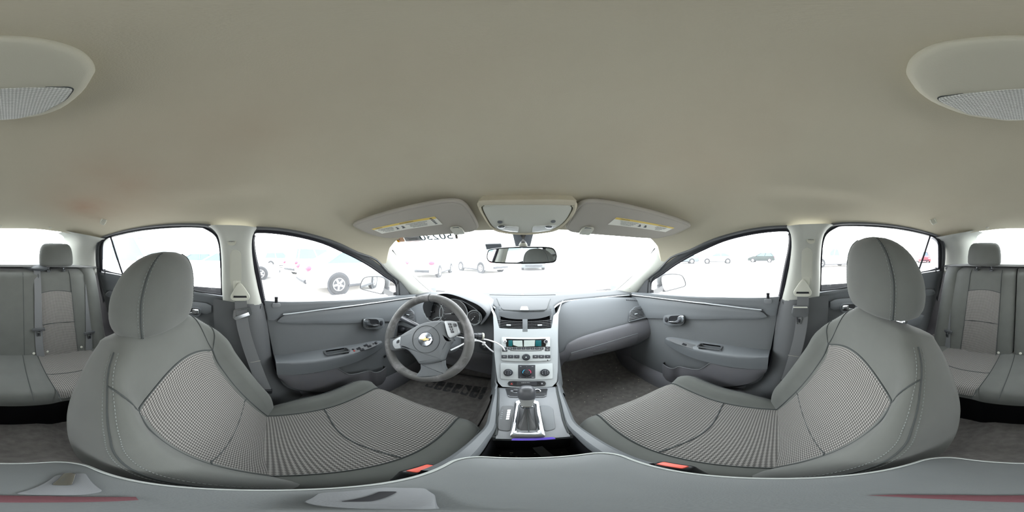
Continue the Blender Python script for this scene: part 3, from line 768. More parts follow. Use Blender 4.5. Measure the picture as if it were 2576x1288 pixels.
    top_ = [(279,594),(308,586),(360,576),(411,571),(462,568.5),(500,568.5),(520,575),(541,589),(551,608),(556,645),(559,739)]
    bot_ = [(505,732),(400,709),(312,691)]
    main = [(281,600)] + top_[1:] + bot_
    P = sidepoly(main, 0, s); w_ = MB(); w_.add(P, [tuple(range(len(P)))]); w_.build('window_glass', MATS['window_pane'], D, flat=True)
    qp = [(277,597),(264,603),(258,616),(257,650),(257,680),(308,691)]
    P = sidepoly(qp, 0, s); w_ = MB(); w_.add(P, [tuple(range(len(P)))]); w_.build('quarter_glass', MATS['window_pane' if s < 0 else 'tinted_pane'], D, flat=True)
    MB().tube(sidepoly([(277,592),(292,640),(310,694)], .004, s), .008, 6, flat=.6).build('window_divider', MATS['seal_dark'], D)
    MB().tube(smooth(sidepoly([(257,680),(257,650),(258,616),(264,603)] + top_, .004, s), 3), .006, 6).build('window_seal', MATS['seal_dark'], D)
    MB().tube(sidepoly([(257,680),(312,692),(400,711),(505,734),(559,741)], .004, s), .004, 6).build('belt_seal', MATS['rubber'], D)
    MB().tube(smooth(sidepoly([(530,569),(505,565.5),(462,564.5),(411,566.5),(360,572),(308,582),(262,596),(247,610),(243,640),(246,684),(256,740),(270,800),(300,880)], .016, s), 3), .010, 6, flat=.7).build('door_seal', MATS['dark_plastic'], D)
    gt = resample(smooth([side(x, y, 0) for x, y in [(257,680),(257,650),(258,616),(264,603)] + top_[:8]], 3), 40); rt = resample(smooth([side(x, y, .014) for x, y in [(246,690),(243,640),(247,610),(262,596),(308,582),(360,572),(411,566.5),(462,564.5),(505,565.5),(535,571),(556,590)]], 3), 40)
    MB().grid([mir(gt, s), mir([a.lerp(b, .5) + V((.006, 0, 0)) for a, b in zip(gt, rt)], s), mir(rt, s)], uv=False).build('window_frame', MATS['dark_plastic'], D)
    fr_ = [(253,684),(251,650),(252,617),(260,601)]
    MB().tube(smooth(sidepoly(fr_, .008, s), 3), .009, 6).build('door_frame', MATS['rubber'], D)
    MB().grid([[mir([V((x, y, z))], s)[0] for z, x in ((-.10 if y < -.9 else -.15, -.765), (-.3, -.785), (-.6, -.795), (-.97, -.74))] for y in (-1.45, -1.2, -.8, -.4, -.15)], uv=False).build('leak_block', MATS['seal_dark'], D)  # added dark sheet, same daylight block for the rear door
    c = side(536, 727, .003); f_ = frame(mir([c], s)[0], (0, 1 if s < 0 else -1, 0), (s*-.36 if False else 0, 0, 1))
    text('glass_etching', 'DOT', f_, .010, 'etch', D, depth=.0001, mirror=True)

# ------------------------------------------------------------------ front seat belts
mat('belt_beige', '#9b9a92', .5, spec=.4)
for s in (-1, 1):
    B = root('seat_belt', 'grey seat belt with a bare metal tongue frame on the driver side pillar' if s < 0 else 'grey seat belt with a dark boxy tongue hanging on the passenger side pillar', 'seat belt', 'seat belts of the front seats')
    n = mir([V((1, 0, .25)).normalized()], s)[0]
    def bp_(px, py, x): return mir([onX(px, py, x)], s)[0]
    XT = -.632
    ol = [(586,715),(587,688),(591,680),(598,678),(604,681),(608,690),(609,738),(591,738)]
    MB().prism(rpoly([bp_(x, y, XT - .022) for x, y in ol], .007), n*.020, .006).build('height_adjuster', MATS['pale_plastic'], B)
    tri = [(600,712),(607,712),(616,724),(629,744),(627,752),(620,757),(588,757),(581,752),(580,745),(593,722)]
    o = MB().prism(rpoly([bp_(x, y, XT) for x, y in tri], .008), n*.007, .003).build('belt_guide', MATS['pale_plastic'], B)
    sl = [(588,744),(620,744),(621,749),(587,749)]
    MB().prism([bp_(x, y, XT + .0075) for x, y in sl], n*.001).build('guide_slot', MATS['rubber'], o)
    if s < 0:
        path = [(605,746,-.630),(606,770,-.636),(607,792,-.636),(612,825,-.640),(622,862,-.640),(635,900,-.632),(648,935,-.625),(660,965,-.620),(668,984,-.62)]
        wd = [.047]*9
    else:
        path = [(603,746,-.630),(603,770,-.634),(604,792,-.634),(607,830,-.636),(614,870,-.636),(622,900,-.632),(634,940,-.63),(646,975,-.63)]
        wd = [.047]*8
    pts = [bp_(*q) for q in path]
    if s > 0: wd = wd[:len(pts)]
    MB().strap(resample(smooth(pts, 4), 26), .047, .0022, n).build('webbing', MATS['belt'], B)
    for a_, b_ in ((path[5], path[6]),):
        q = onX(a_[0] + 5, a_[1] + 10, a_[2] + .003); MB().box(mir([q], s)[0], (.002, .047, .002), Matrix.Rotation(.3, 4, 'X')).build('webbing_stitch', MATS['belt_beige'], B)
    if s < 0:
        fo = [(588,779),(630,772),(634,790),(628,797),(594,806),(586,800)]; fi = [(593,786),(626,779),(628,786),(596,795)]
        c4 = rpoly([bp_(x, y, -.634) for x, y in fo], .006); c5 = [sum(c4, V())/len(c4) + (p - sum(c4, V())/len(c4))*.70 for p in c4]
        MB().grid([c4 + c4[:1], [p + n*.004 for p in c4 + c4[:1]], [p + n*.004 for p in c5 + c5[:1]], c5 + c5[:1]], uv=False).build('tongue_frame', MATS['chrome'], B)
        MB().strap([bp_(592, 801, -.630), bp_(627, 789, -.630)], .013, .005, n).build('tongue_bar', MATS['chrome'], B)
    else:
        ol = [(591,780),(623,778),(625,805),(620,812),(597,814),(592,806)]
        # mirrored photo columns: 2*1313 - x
        ol = [(2626-2035,779),(2626-1996,779),(2626-1992,800),(2626-2000,809),(2626-2030,809),(2626-2036,800)]
        MB().prism(rpoly([bp_(x, y, -.638) for x, y in ol], .006), n*.018, .005).build('tongue_grip', MATS['dark_plastic'], B)
        MB().prism([bp_(x, y, -.620) for x, y in ((2626-2034,783),(2626-1998,783),(2626-1997,786),(2626-2035,786))], n*.003).build('tongue_edge', MATS['pale_plastic'], B)
        ol = [(2626-2022,809),(2626-2005,809),(2626-2007,828),(2626-2018,828)]
        pl = MB().prism([bp_(x, y, -.632) for x, y in ol], n*.003, .001).build('tongue_plate', MATS['chrome'], B)
        MB().prism([bp_(x, y, -.6285) for x, y in ((2626-2017,816),(2626-2010,816),(2626-2011,824),(2626-2016,824))], n*.001).build('tongue_slot', MATS['rubber'], pl)
    MB().box(pts[-1], (.02, .05, .03), bev=.006).build('lower_anchor', MATS['black_plastic'], B)
# ------------------------------------------------------------------ front seats
RC = radians(25); SU = V((0, -sin(RC), cos(RC))); SN = V((0, cos(RC), sin(RC)))
mat('seam', '#3c4040', .9); mat('thread', '#757a78', .8); mat('post', '#b9bcc0', .2, metal=1.0)
def wid(t): return sinterp(t, [(-.08,.225),(0,.238),(.15,.25),(.3,.252),(.42,.238),(.48,.221),(.53,.197),(.57,.170),(.60,.140),(.63,.11)])
def d0(t): return .030*sstep(.36, .56, t) - .012*sstep(.57, .63, t)
def bolB(t): return .062*sstep(-.12, .12, t)*(1 - .80*sstep(.40, .58, t))
def bdep(a, t):
    W_ = wid(t); R = .045; A = abs(a)
    bump = sstep(.150, .212, A); e = max(0, min(1, (A - (W_ - R))/R))
    return d0(t) + bolB(t)*bump - .010*(1 - (a/.16)**2 if A < .16 else 0) - R*(1 - sqrt(max(0, 1 - e*e)))*.95
def stitch_run(mb, path, L=.0045, gap=.0035, r=.0007, off=V((0,0,0))):
    path = resample(path, max(4, int(sum((b-a).length for a, b in zip(path, path[1:]))/(L+gap))))
    for a, b in zip(path, path[1:]):
        mb.add(*seg(a + off, a.lerp(b, L/(L+gap)) + off, r))
def seg(a, b, r):
    t = (b-a).normalized(); u = t.orthogonal().normalized()*r; w = t.cross(u)
    return [a+u, a+w, a-u, a-w, b+u, b+w, b-u, b-w], [(0,1,5,4),(1,2,6,5),(2,3,7,6),(3,0,4,7),(0,3,2,1),(4,5,6,7)]
for s in (-1, 1):
    def SP(a, t, d, s=s): # a: lateral, + towards the door
        p = V((0, 0.0, -.735)) + SU*t + SN*d; return V((s*(.348 + a), p.y, p.z))
    S = root('bucket_seat', "driver's bucket seat in grey cloth with headrest pushed down" if s < 0 else 'front passenger bucket seat in grey cloth with headrest raised on its posts', 'car seat', 'front bucket seats')
    rings = []; ts = [-.09 + .69*i/44 for i in range(45)]
    T_ = lambda t: interp(t, [(-.1,.12),(.2,.150),(.4,.135),(.55,.10),(.63,.085)])
    def ring(t, sh=1.0, dt=0.0):
        W_ = wid(t)*sh; pts = []
        n = 30
        for i in range(n + 1):
            a = W_*sin((i/n*2 - 1)*pi/2); pts.append((a, bdep(a/sh, t)))
        dd = pts[-1][1]; T = -T_(t)
        side_ = [(W_*1.0, lerp(dd, T, .3)), (W_*.995, lerp(dd, T, .65)), (W_*.96, lerp(dd, T, .88)), (W_*.87, T)]
        back = [(W_*.5, T - .012), (0, T - .016), (-W_*.5, T - .012)]
        return pts + side_ + back + [(-a, d) for a, d in reversed(side_)]
    for t in ts: rings.append([SP(a, t, d) for a, d in ring(t)])
    # rounded top
    t1 = ts[-1]; base = ring(t1); cd_ = -.02
    for k in range(1, 6):
        an = pi/2*k/5; rings.append([SP(a*(.45 + .55*cos(an)), t1 + .022*sin(an), cd_ + (d - cd_)*cos(an*.93)) for a, d in base])
    BK = MB().loft(rings).build('backrest', MATS['seat_cloth'], S, ang=70)
    # woven insert
    rows = []
    for i in range(41):
        row = []
        for j in range(25):
            a = -.163 + .326*j/24; tt = .487 - .055*(a/.163)**2; t = -.045 + (tt + .045)*i/40
            e = min(1, min(i, 40-i, j, 24-j)/1.2); row.append(SP(a, t, bdep(a, t) + .0035*e - .002*(1-e)))
        rows.append(row)
    MB().grid(rows).build('woven_insert', MATS['seat_weave'], BK, ang=80)
    def line(fn, n=40): return [SP(*fn(i/(n-1))) for i in range(n)]
    sm = Seams(BK)
    for q in (-.163, .163): sm.tube(line(lambda u: (q, -.04 + .472*u, bdep(q, -.04 + .472*u) + .001)), .0022, 6)
    sm.tube(line(lambda u: ((-1+2*u)*.163, .487 - .055*(-1+2*u)**2, bdep((-1+2*u)*.163, .487 - .055*(-1+2*u)**2) + .001)), .0022, 6)
    sm.tube(line(lambda u: ((-1+2*u)*.16, .135 + .02*(-1+2*u)**2, bdep((-1+2*u)*.16, .135 + .02*(-1+2*u)**2) + .0025)), .002, 6)
    for q in (-1, 1):  # seam along the bolster's edge and on to the shoulder
        f = lambda u, o: (q*(wid(.0 + .585*u) - .0035 - o), .585*u, bdep(wid(.585*u) - .0035 - o, .585*u) + .0012)
        sm.tube(line(lambda u: f(u, 0), 60), .0015, 6)
        # diagonal seam from insert top corner out to the shoulder
        sm.tube(line(lambda u: (q*lerp(.163, wid(.525) - .004, u), .432 + .093*u, bdep(lerp(.163, wid(.525) - .004, u), .432 + .093*u) + .001), 20), .0016, 6)
    # upper outer seams running to the top
    sm.tube(line(lambda u: (lerp(.163, .132, u), .432 + .165*u, bdep(lerp(.163, .132, u), .432 + .165*u) + .001), 24), .0016, 6)
    sm.build('seam_line', MATS['seam'], BK)
    st = MB()
    for q in (-1, 1):
        for o in (-.0025, .006):
            stitch_run(st, line(lambda u: (q*(wid(.585*u) - .0035 - o), .585*u, bdep(wid(.585*u) - .0035 - o, .585*u) + .0012), 80))
    st.build('stitching', MATS['thread'], BK, flat=True, kind='stuff')
    # cushion
    def zc(y): return sinterp(y, [(-.10,-.745),(0,-.738),(.12,-.728),(.22,-.712),(.32,-.682),(.40,-.662),(.44,-.662),(.5,-.68)])
    def Wc(y): return interp(y, [(-.1,.22),(0,.235),(.1,.248),(.25,.252),(.5,.252)])
    def ctop(a, y):
        W_ = Wc(y); R = .045; A = abs(a); e = max(0, min(1, (A - (W_-R))/R))
        return zc(y) + .024*sstep(.155, .205, A)*sstep(-.02, .15, y) + (.026*sstep(-.05, .06, y)*sstep(.16, .20, a)) - .008*(1-(a/.16)**2 if A < .16 else 0) - R*(1 - sqrt(max(0, 1-e*e)))
    def yc(a, v): # v 0..1 back to front; front edge curves back at the corners
        return -.06 + v*(.505 - .085*(abs(a)/.25)**3.2)
    rows = []; n = 36
    NV = 36
    for i in range(NV + 1):
        v = i/NV; row = []
        for j in range(n + 1):
            q = sin((j/n*2-1)*pi/2); yy = yc(q*.25, v); a = q*Wc(yy)
            z = ctop(a, yy); f = max(0, (v - .90)/.10); z -= .055*(1 - sqrt(max(0, 1 - f*f)))
            row.append(V((s*(.348 + a), yy, z)))
        x0, x1 = row[0], row[-1]
        row = [x0 + V((-s*-.012, 0, -.15)), x0 + V((0, 0, -.09)), x0 + V((0, 0, -.03))] + row + [x1 + V((0, 0, -.03)), x1 + V((0, 0, -.09)), x1 + V((-s*.012, 0, -.15))]
        rows.append(row)
    last = rows[-1]; rows += [[p + V((0, .008, -.03)) for p in last], [p + V((0, .0, -.09)) for p in last], [p + V((0, -.02, -.15)) for p in last]]
    CU = MB().grid(rows, uv=False).build('seat_cushion', MATS['seat_cloth'], S, ang=70)
    rows = []
    for i in range(45):
        row = []
        for j in range(25):
            a = -.163 + .326*j/24; v = .04 + .955*i/44; aa = a*lerp(1.03, 1.0, v); yy = yc(aa, v); z = ctop(aa, yy); f = max(0, (v - .90)/.10); z -= .055*(1 - sqrt(max(0, 1 - f*f)))
            e = min(1, min(i, 44-i, j, 24-j)/1.2); row.append(V((s*(.348 + aa), yy + .002*max(0, f), z + .0035*e - .002*(1-e))))
        rows.append(row)
    MB().grid(rows).build('woven_insert', MATS['seat_weave'], CU, ang=80)
    sm = Seams(CU)
    def cl(fn, n=40): 
        r = []
        for i in range(n):
            a, v = fn(i/(n-1)); yy = yc(a, v); f = max(0, (v-.9)/.1); r.append(V((s*(.348+a), yy + .001, ctop(a, yy) + .0032 - .055*(1 - sqrt(max(0, 1-f*f))))))
        return r
    for q in (-.164, .164): sm.tube(cl(lambda u: (q, .03 + .94*u)), .0022, 6)
    sm.tube(cl(lambda u: (-.16 + .32*u, .50 - .05*sin(pi*u)), 30), .0026, 6)
    for q in (-1, 1): sm.tube(cl(lambda u: (q*.236, .10 + .85*u)), .0018, 6)
    sm.build('seam_line', MATS['seam'], CU)
    # seat base
    MB().box((s*.348, .14, -.865), (.44, .46, .12), bev=.03).build('seat_base', MATS['lower_plastic'], S)
    for q in (-.19, .19): MB().box((s*(.348+q), .12, -.925), (.04, .56, .03), bev=.004).build('seat_rail', MATS['black_plastic'], S)
    # headrest
    up = -.004 if s < 0 else .030
    hh = [(-.012, .30, .02), (0, .80, .74), (.012, .90, .92), (.03, .96, 1.02), (.06, 1.0, 1.05), (.10, 1.0, 1.0), (.135, .925, .94), (.16, .82, .85), (.182, .65, .70), (.197, .42, .44), (.203, .17, .2)]
    ht = sorted(hh); hr = []; P_ = 2.75
    def hring(h, n=40):
        kw = sinterp(h, [(a, b) for a, b, c in ht]); kd = sinterp(h, [(a, c) for a, b, c in ht])
        hw = .150*kw; hd = lerp(.056, .043, h/.2)*kd; yc_ = lerp(-.262, -.236, h/.2)
        r = []
        for k in range(n):
            an = 2*pi*k/n; x = hw*math.copysign(abs(cos(an))**(2/P_), cos(an)); y = hd*math.copysign(abs(sin(an))**(2/P_), sin(an))
            y -= .016*(abs(x)/.138)**2                                        # front face curves back at the ends
            r.append(V((s*.362 + x, yc_ + y, -.186 + up + h)))
        return r
    hs_ = [-.012, -.006, 0, .006, .012, .02, .03, .045, .06, .08, .10, .12, .14, .155, .165, .175, .185, .192, .198, .201, .203]
    HR = MB().loft([hring(h) for h in hs_]).build('headrest', MATS['seat_cloth'], S, ang=70)
    sm = Seams(HR); st = MB()
    for k in (5, 15):
        pth = [hring(h)[k] for h in hs_[2:-2]]; c = V((s*.348, -.245, -.09 + up)); pth = [p + (p-c).normalized()*.0006 for p in smooth(pth, 3)]
        sm.tube(pth, .0018, 6)
        for kk in (k - .35, k + .35):
            pt = []
            for h in hs_[2:-2]:
                r = hring(h, 400); pt.append(r[int(kk*10) % 400])
            stitch_run(st, [p + (p-c).normalized()*.0008 for p in smooth(pt, 3)])
    sm.build('seam_line', MATS['seam'], HR); st.build('stitching', MATS['thread'], HR, flat=True, kind='stuff')
    for q in (-.075, .075):
        b = V((s*.366 + q, -.303, -.215)); t_ = V((s*.366 + q, -.262, -.140 + up))
        MB().tube([b, t_], .006, 12).build('headrest_post', MATS['post'], HR)
        cc = b + (t_ - b)*.36
        MB().lathe([(.016, -.006), (.017, .002), (.014, .009), (.008, .011), (.0, .011)], cc + V((0, 0, -.002)), (0, -.35, 1), 18).build('post_guide', MATS['post'], S)
    # buckle between seat and console
    c = onZ(1062, 1180, -.545) if s < 0 else onZ(1692, 1172, -.55)
    bk = root('belt_buckle', "belt buckle with red button between driver's seat and console" if s < 0 else 'belt buckle with red button between passenger seat and console', 'belt buckle', 'front belt buckles')
    mat('buckle_red', '#e0604f', .45)
    ax = V((s*.10, .28, 1)).normalized(); R = V((0, 0, 1)).rotation_difference(ax).to_matrix()
    MB().box(c - ax*.035, (.022, .046, .075), R, bev=.007, seg=3).build('buckle_body', MATS['black_plastic'], bk)
    MB().box(c - ax*.001, (.013, .034, .014), R, bev=.003).build('release_button', MATS['buckle_red'], bk)
    MB().tube([c - ax*.07, c - ax*.14, c - ax*.22 + V((0, -.03, 0))], .009, 8).build('buckle_stalk', MATS['black_plastic'], bk)

# ------------------------------------------------------------------ rear bench
RS = root('rear_bench_seat', 'dark grey cloth rear bench seat with two woven outer places', 'rear seat')
def rbk(x, z): # front surface of the rear backrest: y
    t = (z + .68)/.59; y = lerp(-.925, -1.085, t); A = abs(x)
    y += .030*sstep(.40, .50, A)*(1 - .5*sstep(.6, 1, t)) - .014*exp(-((A-.31)/.09)**2) + .018*(1 - sstep(.12, .22, A))*(1-.3*t)
    y -= .06*sstep(.50, .62, A)*0
    y -= .028*sstep(.90, 1.0, t)**2
    return y
def rear_panel(x0, x1, z0, z1, nx, nz, off=0.0, th=.10):
    rows = []
    for i in range(nz + 1):
        z = lerp(z0, z1, i/nz); row = []
        for j in range(nx + 1):
            x = lerp(x0, x1, j/nx); e = min(1, min(j, nx-j)/nx*(x1-x0)/.025); ez = min(1, (nz-i)/nz*(z1-z0)/.03)
            y = rbk(x, z) - .02*(1 - sqrt(max(0, 1-(1-e)**2))) - .03*(1 - sqrt(max(0, 1-(1-ez)**2))) + off
            row.append(V((x, y, z)))
        rows.append([row[0] + V((0, -th, 0))] + row + [row[-1] + V((0, -th, 0))])
    rows.append([p + V((0, -th*.9, .004)) for p in rows[-1]])
    return rows
ins = {}
for nm_, x0, x1 in (('driver', -.62, .098), ('passenger', .106, .62)):
    bk_ = MB().grid(rear_panel(x0, x1, -.70, -.092, 40, 30)).build('backrest', MATS['seat_cloth'], RS, ang=60); ins[nm_] = bk_
for s, bk_ in ((-1, ins['driver']), (1, ins['passenger'])):
    rows = []
    for i in range(25):
        row = []
        for j in range(17):
            u = j/16*2-1; x = .315 + u*.112; z0 = -.672; z1 = -.235 - .014*u*u; z = lerp(z0, z1, i/24)
            row.append(V((s*x, rbk(x, z) + .004, z)))
        rows.append(row)
    MB().grid(rows).build('woven_insert', MATS['seat_weave'], bk_, ang=80)
    sm = Seams(bk_)
    for u in (-1, 1):
        sm.tube([V((s*(.315 + u*.112), rbk(.315 + u*.112, z) + .003, z)) for z in [-.68 + .58*k/20 for k in range(21)]], .002, 6)
    sm.tube([V((s*(.315 + u*.112), rbk(.315 + u*.112, -.235 - .014*u*u) + .004, -.235 - .014*u*u)) for u in [k/10-1 for k in range(21)]], .002, 6)
    sm.tube([V((s*(.315 + u*.112), rbk(.315 + u*.112, -.45) + .005, -.45)) for u in [k/10-1 for k in range(21)]], .0022, 6)
    sm.tube([V((s*.205*.95, rbk(.195, z) + .002, z)) for z in [-.68 + .58*k/20 for k in range(21)]] if False else [V((s*.10 if s < 0 else .20, rbk(.15, z) + .004, z)) for z in [-.68 + .57*k/20 for k in range(21)]], .0014, 6)
    sm.build('seam_line', MATS['seam'], bk_)
    # headrest
    cx = s*.337; rr = []
    for h, kw, kd in ((-.004,.6,.4),(0,.86,.75),(.008,.96,.92),(.02,1,1),(.06,1.01,1.0),(.10,.98,.95),(.125,.93,.88),(.145,.84,.74),(.157,.7,.5),(.161,.4,.2)):
        ring_ = []
        for k in range(36):
            an = 2*pi*k/36; x = .122*kw*math.copysign(abs(cos(an))**(2/3.2), cos(an)); y = .045*kd*math.copysign(abs(sin(an))**(2/2.6), sin(an)); ring_.append(V((cx + x, -1.105 - .10*h + y, -.068 + h)))
        rr.append(ring_)
    HR = MB().loft(rr).build('headrest', MATS['seat_cloth'], RS, ang=70)
    for q in (-.055, .055):
        MB().tube([(cx + q, -1.115, -.14), (cx + q, -1.105, -.06)], .006, 10).build('headrest_post', MATS['post'], HR)
        MB().lathe([(.015, 0), (.016, .010), (.011, .018), (0, .018)], (cx + q, -1.107, -.108), n=14).build('post_guide', MATS['post'], RS)
for px, py in ((85,889),(119,884),(205,873),(2397,886),(2512,887),(2567,889)):
    p = hit(px, py, lambda p: p.y - rbk(p.x, p.z), .3, 2); MB().lathe([(.009, 0), (.008, .004), (.004, .006), (0, .006)], p, (0, 1, .3), 14).build('anchor_button', MATS['pale_plastic'], RS)
# cushion
def rcz(x, y):
    A = abs(x); z = sinterp(y, [(-.98,-.665),(-.85,-.66),(-.7,-.645),(-.58,-.628),(-.52,-.628),(-.46,-.66)])
    z += .022*(1 - sstep(.14, .20, A)) - .012*exp(-((A-.33)/.1)**2) + .015*sstep(.48, .56, A)
    return z
def rear_cush(x0, x1, nx):
    rows = []; n = 26
    for i in range(n + 1):
        v = i/n; row = []
        for j in range(nx + 1):
            x = lerp(x0, x1, j/nx); yf = -.528 + .02*(1 - sstep(.14, .2, abs(x))); y = lerp(-.96, yf, v); z = rcz(x, y); f = max(0, (v-.88)/.12); z -= .035*(1 - sqrt(max(0, 1-f*f)))
            row.append(V((x, y, z)))
        rows.append(row)
    l = rows[-1]; rows += [[p + V((0, .004, -.02)) for p in l]]
    return rows
rc_ = rear_cush(-.64, .64, 64); CU = MB().grid(rc_).build('seat_cushion', MATS['seat_cloth'], RS, ang=60)
mat('valance_shade', '#1d1d1f', .95, spec=.05)  # deep shade below the cushion edge is put into this near-black
l = rc_[-1]; MB().grid([[p + V((0, -.002, 0)) for p in l], [p + V((0, -.008, -.06)) for p in l], [p + V((0, -.02, -.15)) for p in l], [p + V((0, -.02, -.30)) for p in l]]).build('shaded_valance', MATS['valance_shade'], RS)
for s in (-1, 1):
    rows = []
    for i in range(27):
        row = []
        for j in range(17):
            x = lerp(.180, .50, j/16); v = i/26; yf = -.529; y = lerp(-.95, yf, v); z = rcz(x, y); f = max(0, (v-.88)/.12); z -= .035*(1 - sqrt(max(0, 1-f*f)))
            row.append(V((s*x, y + .003*f, z + .004)))
        rows.append(row)
    MB().grid(rows).build('woven_insert', MATS['seat_weave'], CU, ang=80)
    sm = Seams(CU); sm.tube([V((s*.178, y, rcz(.178, y) + .002)) for y in [-.95 + .46*k/20 for k in range(21)]], .002, 6)
    sm.tube([V((s*.09, y, rcz(.09, y) + .001)) for y in [-.95 + .46*k/20 for k in range(21)]], .0014, 6)
    sm.tube([V((s*lerp(.18, .5, k/20), -.70, rcz(lerp(.18, .5, k/20), -.70) + .005)) for k in range(21)], .002, 6)
    sm.build('seam_line', MATS['seam'], CU)
# side bolsters beside the doors
for s in (-1, 1):
    rows = []
    for i in range(21):
        t = i/20; z = lerp(-.70, -.085, t); y = rbk(.5, z) + .02
        rows.append([V((s*(.575 + .055*cos(a)*1.0 + .03*t*0), y - .05 + .07*sin(a), z)) for a in [pi*k/10 for k in range(11)]])
    MB().grid(rows, uv=False).build('side_bolster', MATS['seat_cloth'], RS, ang=70)
# rear belts
def rear_belt(px_pts, label, tongue, end=None):
    B = root('seat_belt', label, 'seat belt', 'seat belts of the rear bench')
    pts = []
    for px, py in px_pts:
        p = hit(px, py, lambda p: p.y - rbk(min(.47, abs(p.x)), p.z) - .012, .3, 2.5); pts.append(p)
    MB().strap(resample(smooth(pts, 4), 18), .046, .002, (0, 1, .2)).build('webbing', MATS['belt'], B)
    tx, ty = tongue; c = hit(tx, ty, lambda p: p.y - rbk(min(.47, abs(p.x)), p.z) - .020, .3, 2.5)
    MB().prism([c + V((a, 0, b)) for a, b in rrect(.078, .020, .007)], (0, .012, 0), .003).build('tongue_grip', MATS['dark_plastic'], B)
    pl = MB().prism([c + V((a, .004, b - .030)) for a, b in rrect(.026, .045, .006)], (0, .003, 0), .001).build('tongue_plate', MATS['chrome'], B)
    MB().prism([c + V((a, .0075, b - .036)) for a, b in rrect(.014, .018, .003)], (0, .0008, 0)).build('tongue_slot', MATS['rubber'], pl)
    MB().box(pts[0] + V((0, -.02, .006)), (.07, .05, .012), bev=.004).build('belt_outlet', MATS['black_plastic'], B)
    return B
rear_belt([(222,678),(222,720),(223,780),(224,835),(224,880)], 'grey rear seat belt nearest the door behind the driver', (224, 836))
rear_belt([(93,680),(95,720),(96,780),(97,830),(100,880),(104,908)], 'grey centre rear seat belt beside the headrest behind the driver', (97, 828))
rear_belt([(2388,678),(2386,720),(2384,780),(2383,835),(2382,880)], 'grey rear seat belt nearest the door behind the front passenger', (2383, 832))
# ------------------------------------------------------------------ dashboard
mat('dash_top', '#505254', .7, grain=.2, gscale=1200, spec=.15)
mat('dash_face', '#585b5e', .55, grain=.2, gscale=1200, spec=.35)
DY = [(-.70,.80),(-.60,.765),(-.56,.742),(-.52,.732),(-.48,.738),(-.44,.755),(-.40,.780),(-.36,.812),(-.32,.850),(-.29,.885),(-.268,.925),(-.255,.95)]
def dy(z): return sinterp(z, DY)
def dbow(x): return -.05*max(0, abs(x) - .45)**2*6        # ends curve towards the doors
def DS(px, py, off=0.0): return hit(px, py, lambda p: p.y - dy(p.z) - dbow(p.x) + off, .2, 3)
def dband(top, bot, off=0.0, n=40, k=10, fold=.02, flip=False):
    f = (lambda q: (2626 - q[0], q[1])) if flip else (lambda q: q)
    T = resample(smooth([DS(*q, off) for q in top], 5), n); B = resample(smooth([DS(*q, off) for q in bot], 5), n); rows = []
    for i in range(k + 1):
        r = [T[j].lerp(B[j], i/k) for j in range(n)]
        for p in r: p.y = dy(p.z) + dbow(p.x) - off
        rows.append(r)
    e = V((0, .0025, 0)); d = V((0, fold, 0))
    rows = [[r[0] + d] + [r[0] + e] + r[1:-1] + [r[-1] + e] + [r[-1] + d] for r in rows]
    rows = [[p + d for p in rows[0]]] + [[p + e for p in rows[0]]] + rows[1:-1] + [[p + e for p in rows[-1]]] + [[p + d for p in rows[-1]]]
    return rows
def dline(px, off): return smooth([DS(x, y, off) for x, y in px], 4)
DB = root('dashboard', 'wide grey dashboard with glovebox and end vents under the windscreen', 'dashboard')
def yb(x):
    A = abs(x); u = max(0, min(1, (A - .120)/.17)); return lerp(.775, .935, 1 - (1 - u)**2.4) - .03*sstep(.45, .75, A)
def zt(x, y): return -.262 - .018*sstep(1.0, 1.2, y) - .012*(abs(x)/.7)**3 - .006*sstep(.9, .78, y)
rows = []
for i in range(25):
    row = []
    for j in range(81):
        x = (j/80*2-1)*.735; y0 = 1.215 - .25*x*x; y = lerp(y0, yb(x), i/24); row.append(V((x, y, zt(x, y))))
    rows.append(row)
l = rows[-1]
for dy_, dz_ in ((-.006, -.003), (-.009, -.010), (-.006, -.020), (.004, -.028), (.02, -.034), (.05, -.036)): rows.append([p + V((0, dy_, dz_)) for p in l])
MB().grid(rows, uv=False).build('top_pad', MATS['dash_top'], DB, ang=50)
rows = []
for i in range(9):
    row = []
    for j in range(33):
        x = (j/32*2-1)*.124; k = (1 - .42*abs(x/.124)**3)*i/8; row.append(V((x, lerp(.767, .7445, k**.8), lerp(-.268, -.3045, k))))
    rows.append(row)
MB().grid(rows, uv=False).build('tongue_lip', MATS['dash_face'], DB, ang=60)
# passenger side
seamP = [(1399,893),(1418,884),(1424,872),(1437,861),(1468,847),(1514,833),(1576,816),(1622,804),(1641,800)]
MB().grid(dband([(1400,800),(1402,783),(1406,770),(1415,762),(1437,755),(1483,750),(1530,749),(1590,750),(1612,753)], seamP, 0, 60, 16), uv=False).build('airbag_panel', MATS['dash_face'], DB, ang=60)
lipP = [(1408,935),(1419,912),(1428,909),(1437,907),(1470,900),(1510,891),(1555,880),(1602,868),(1632,850)]
MB().grid(dband(seamP, lipP, .004, 60, 12, .06), uv=False).build('lower_panel', MATS['lower_plastic'], DB, ang=60)
MB().grid(dband([(1437,889),(1468,880),(1520,865),(1570,850),(1602,840),(1607,840)], [(1424,911),(1450,906),(1500,894),(1550,882),(1590,871),(1600,867)], .0075, 50, 8, .03), uv=False).build('glovebox_lid', MATS['lower_plastic'], DB, ang=60)
MB().grid(dband([(1493,885),(1510,882),(1527,877)], [(1494,890),(1511,887),(1529,881)], .012, 14, 3, .006), uv=False).build('glovebox_pull', MATS['dark_plastic'], DB)
MB().tube(dline([(1437,888),(1468,879),(1520,864),(1570,849),(1604,839)], .0085), .0018, 6).build('glovebox_seam', MATS['dash_mid'], DB)
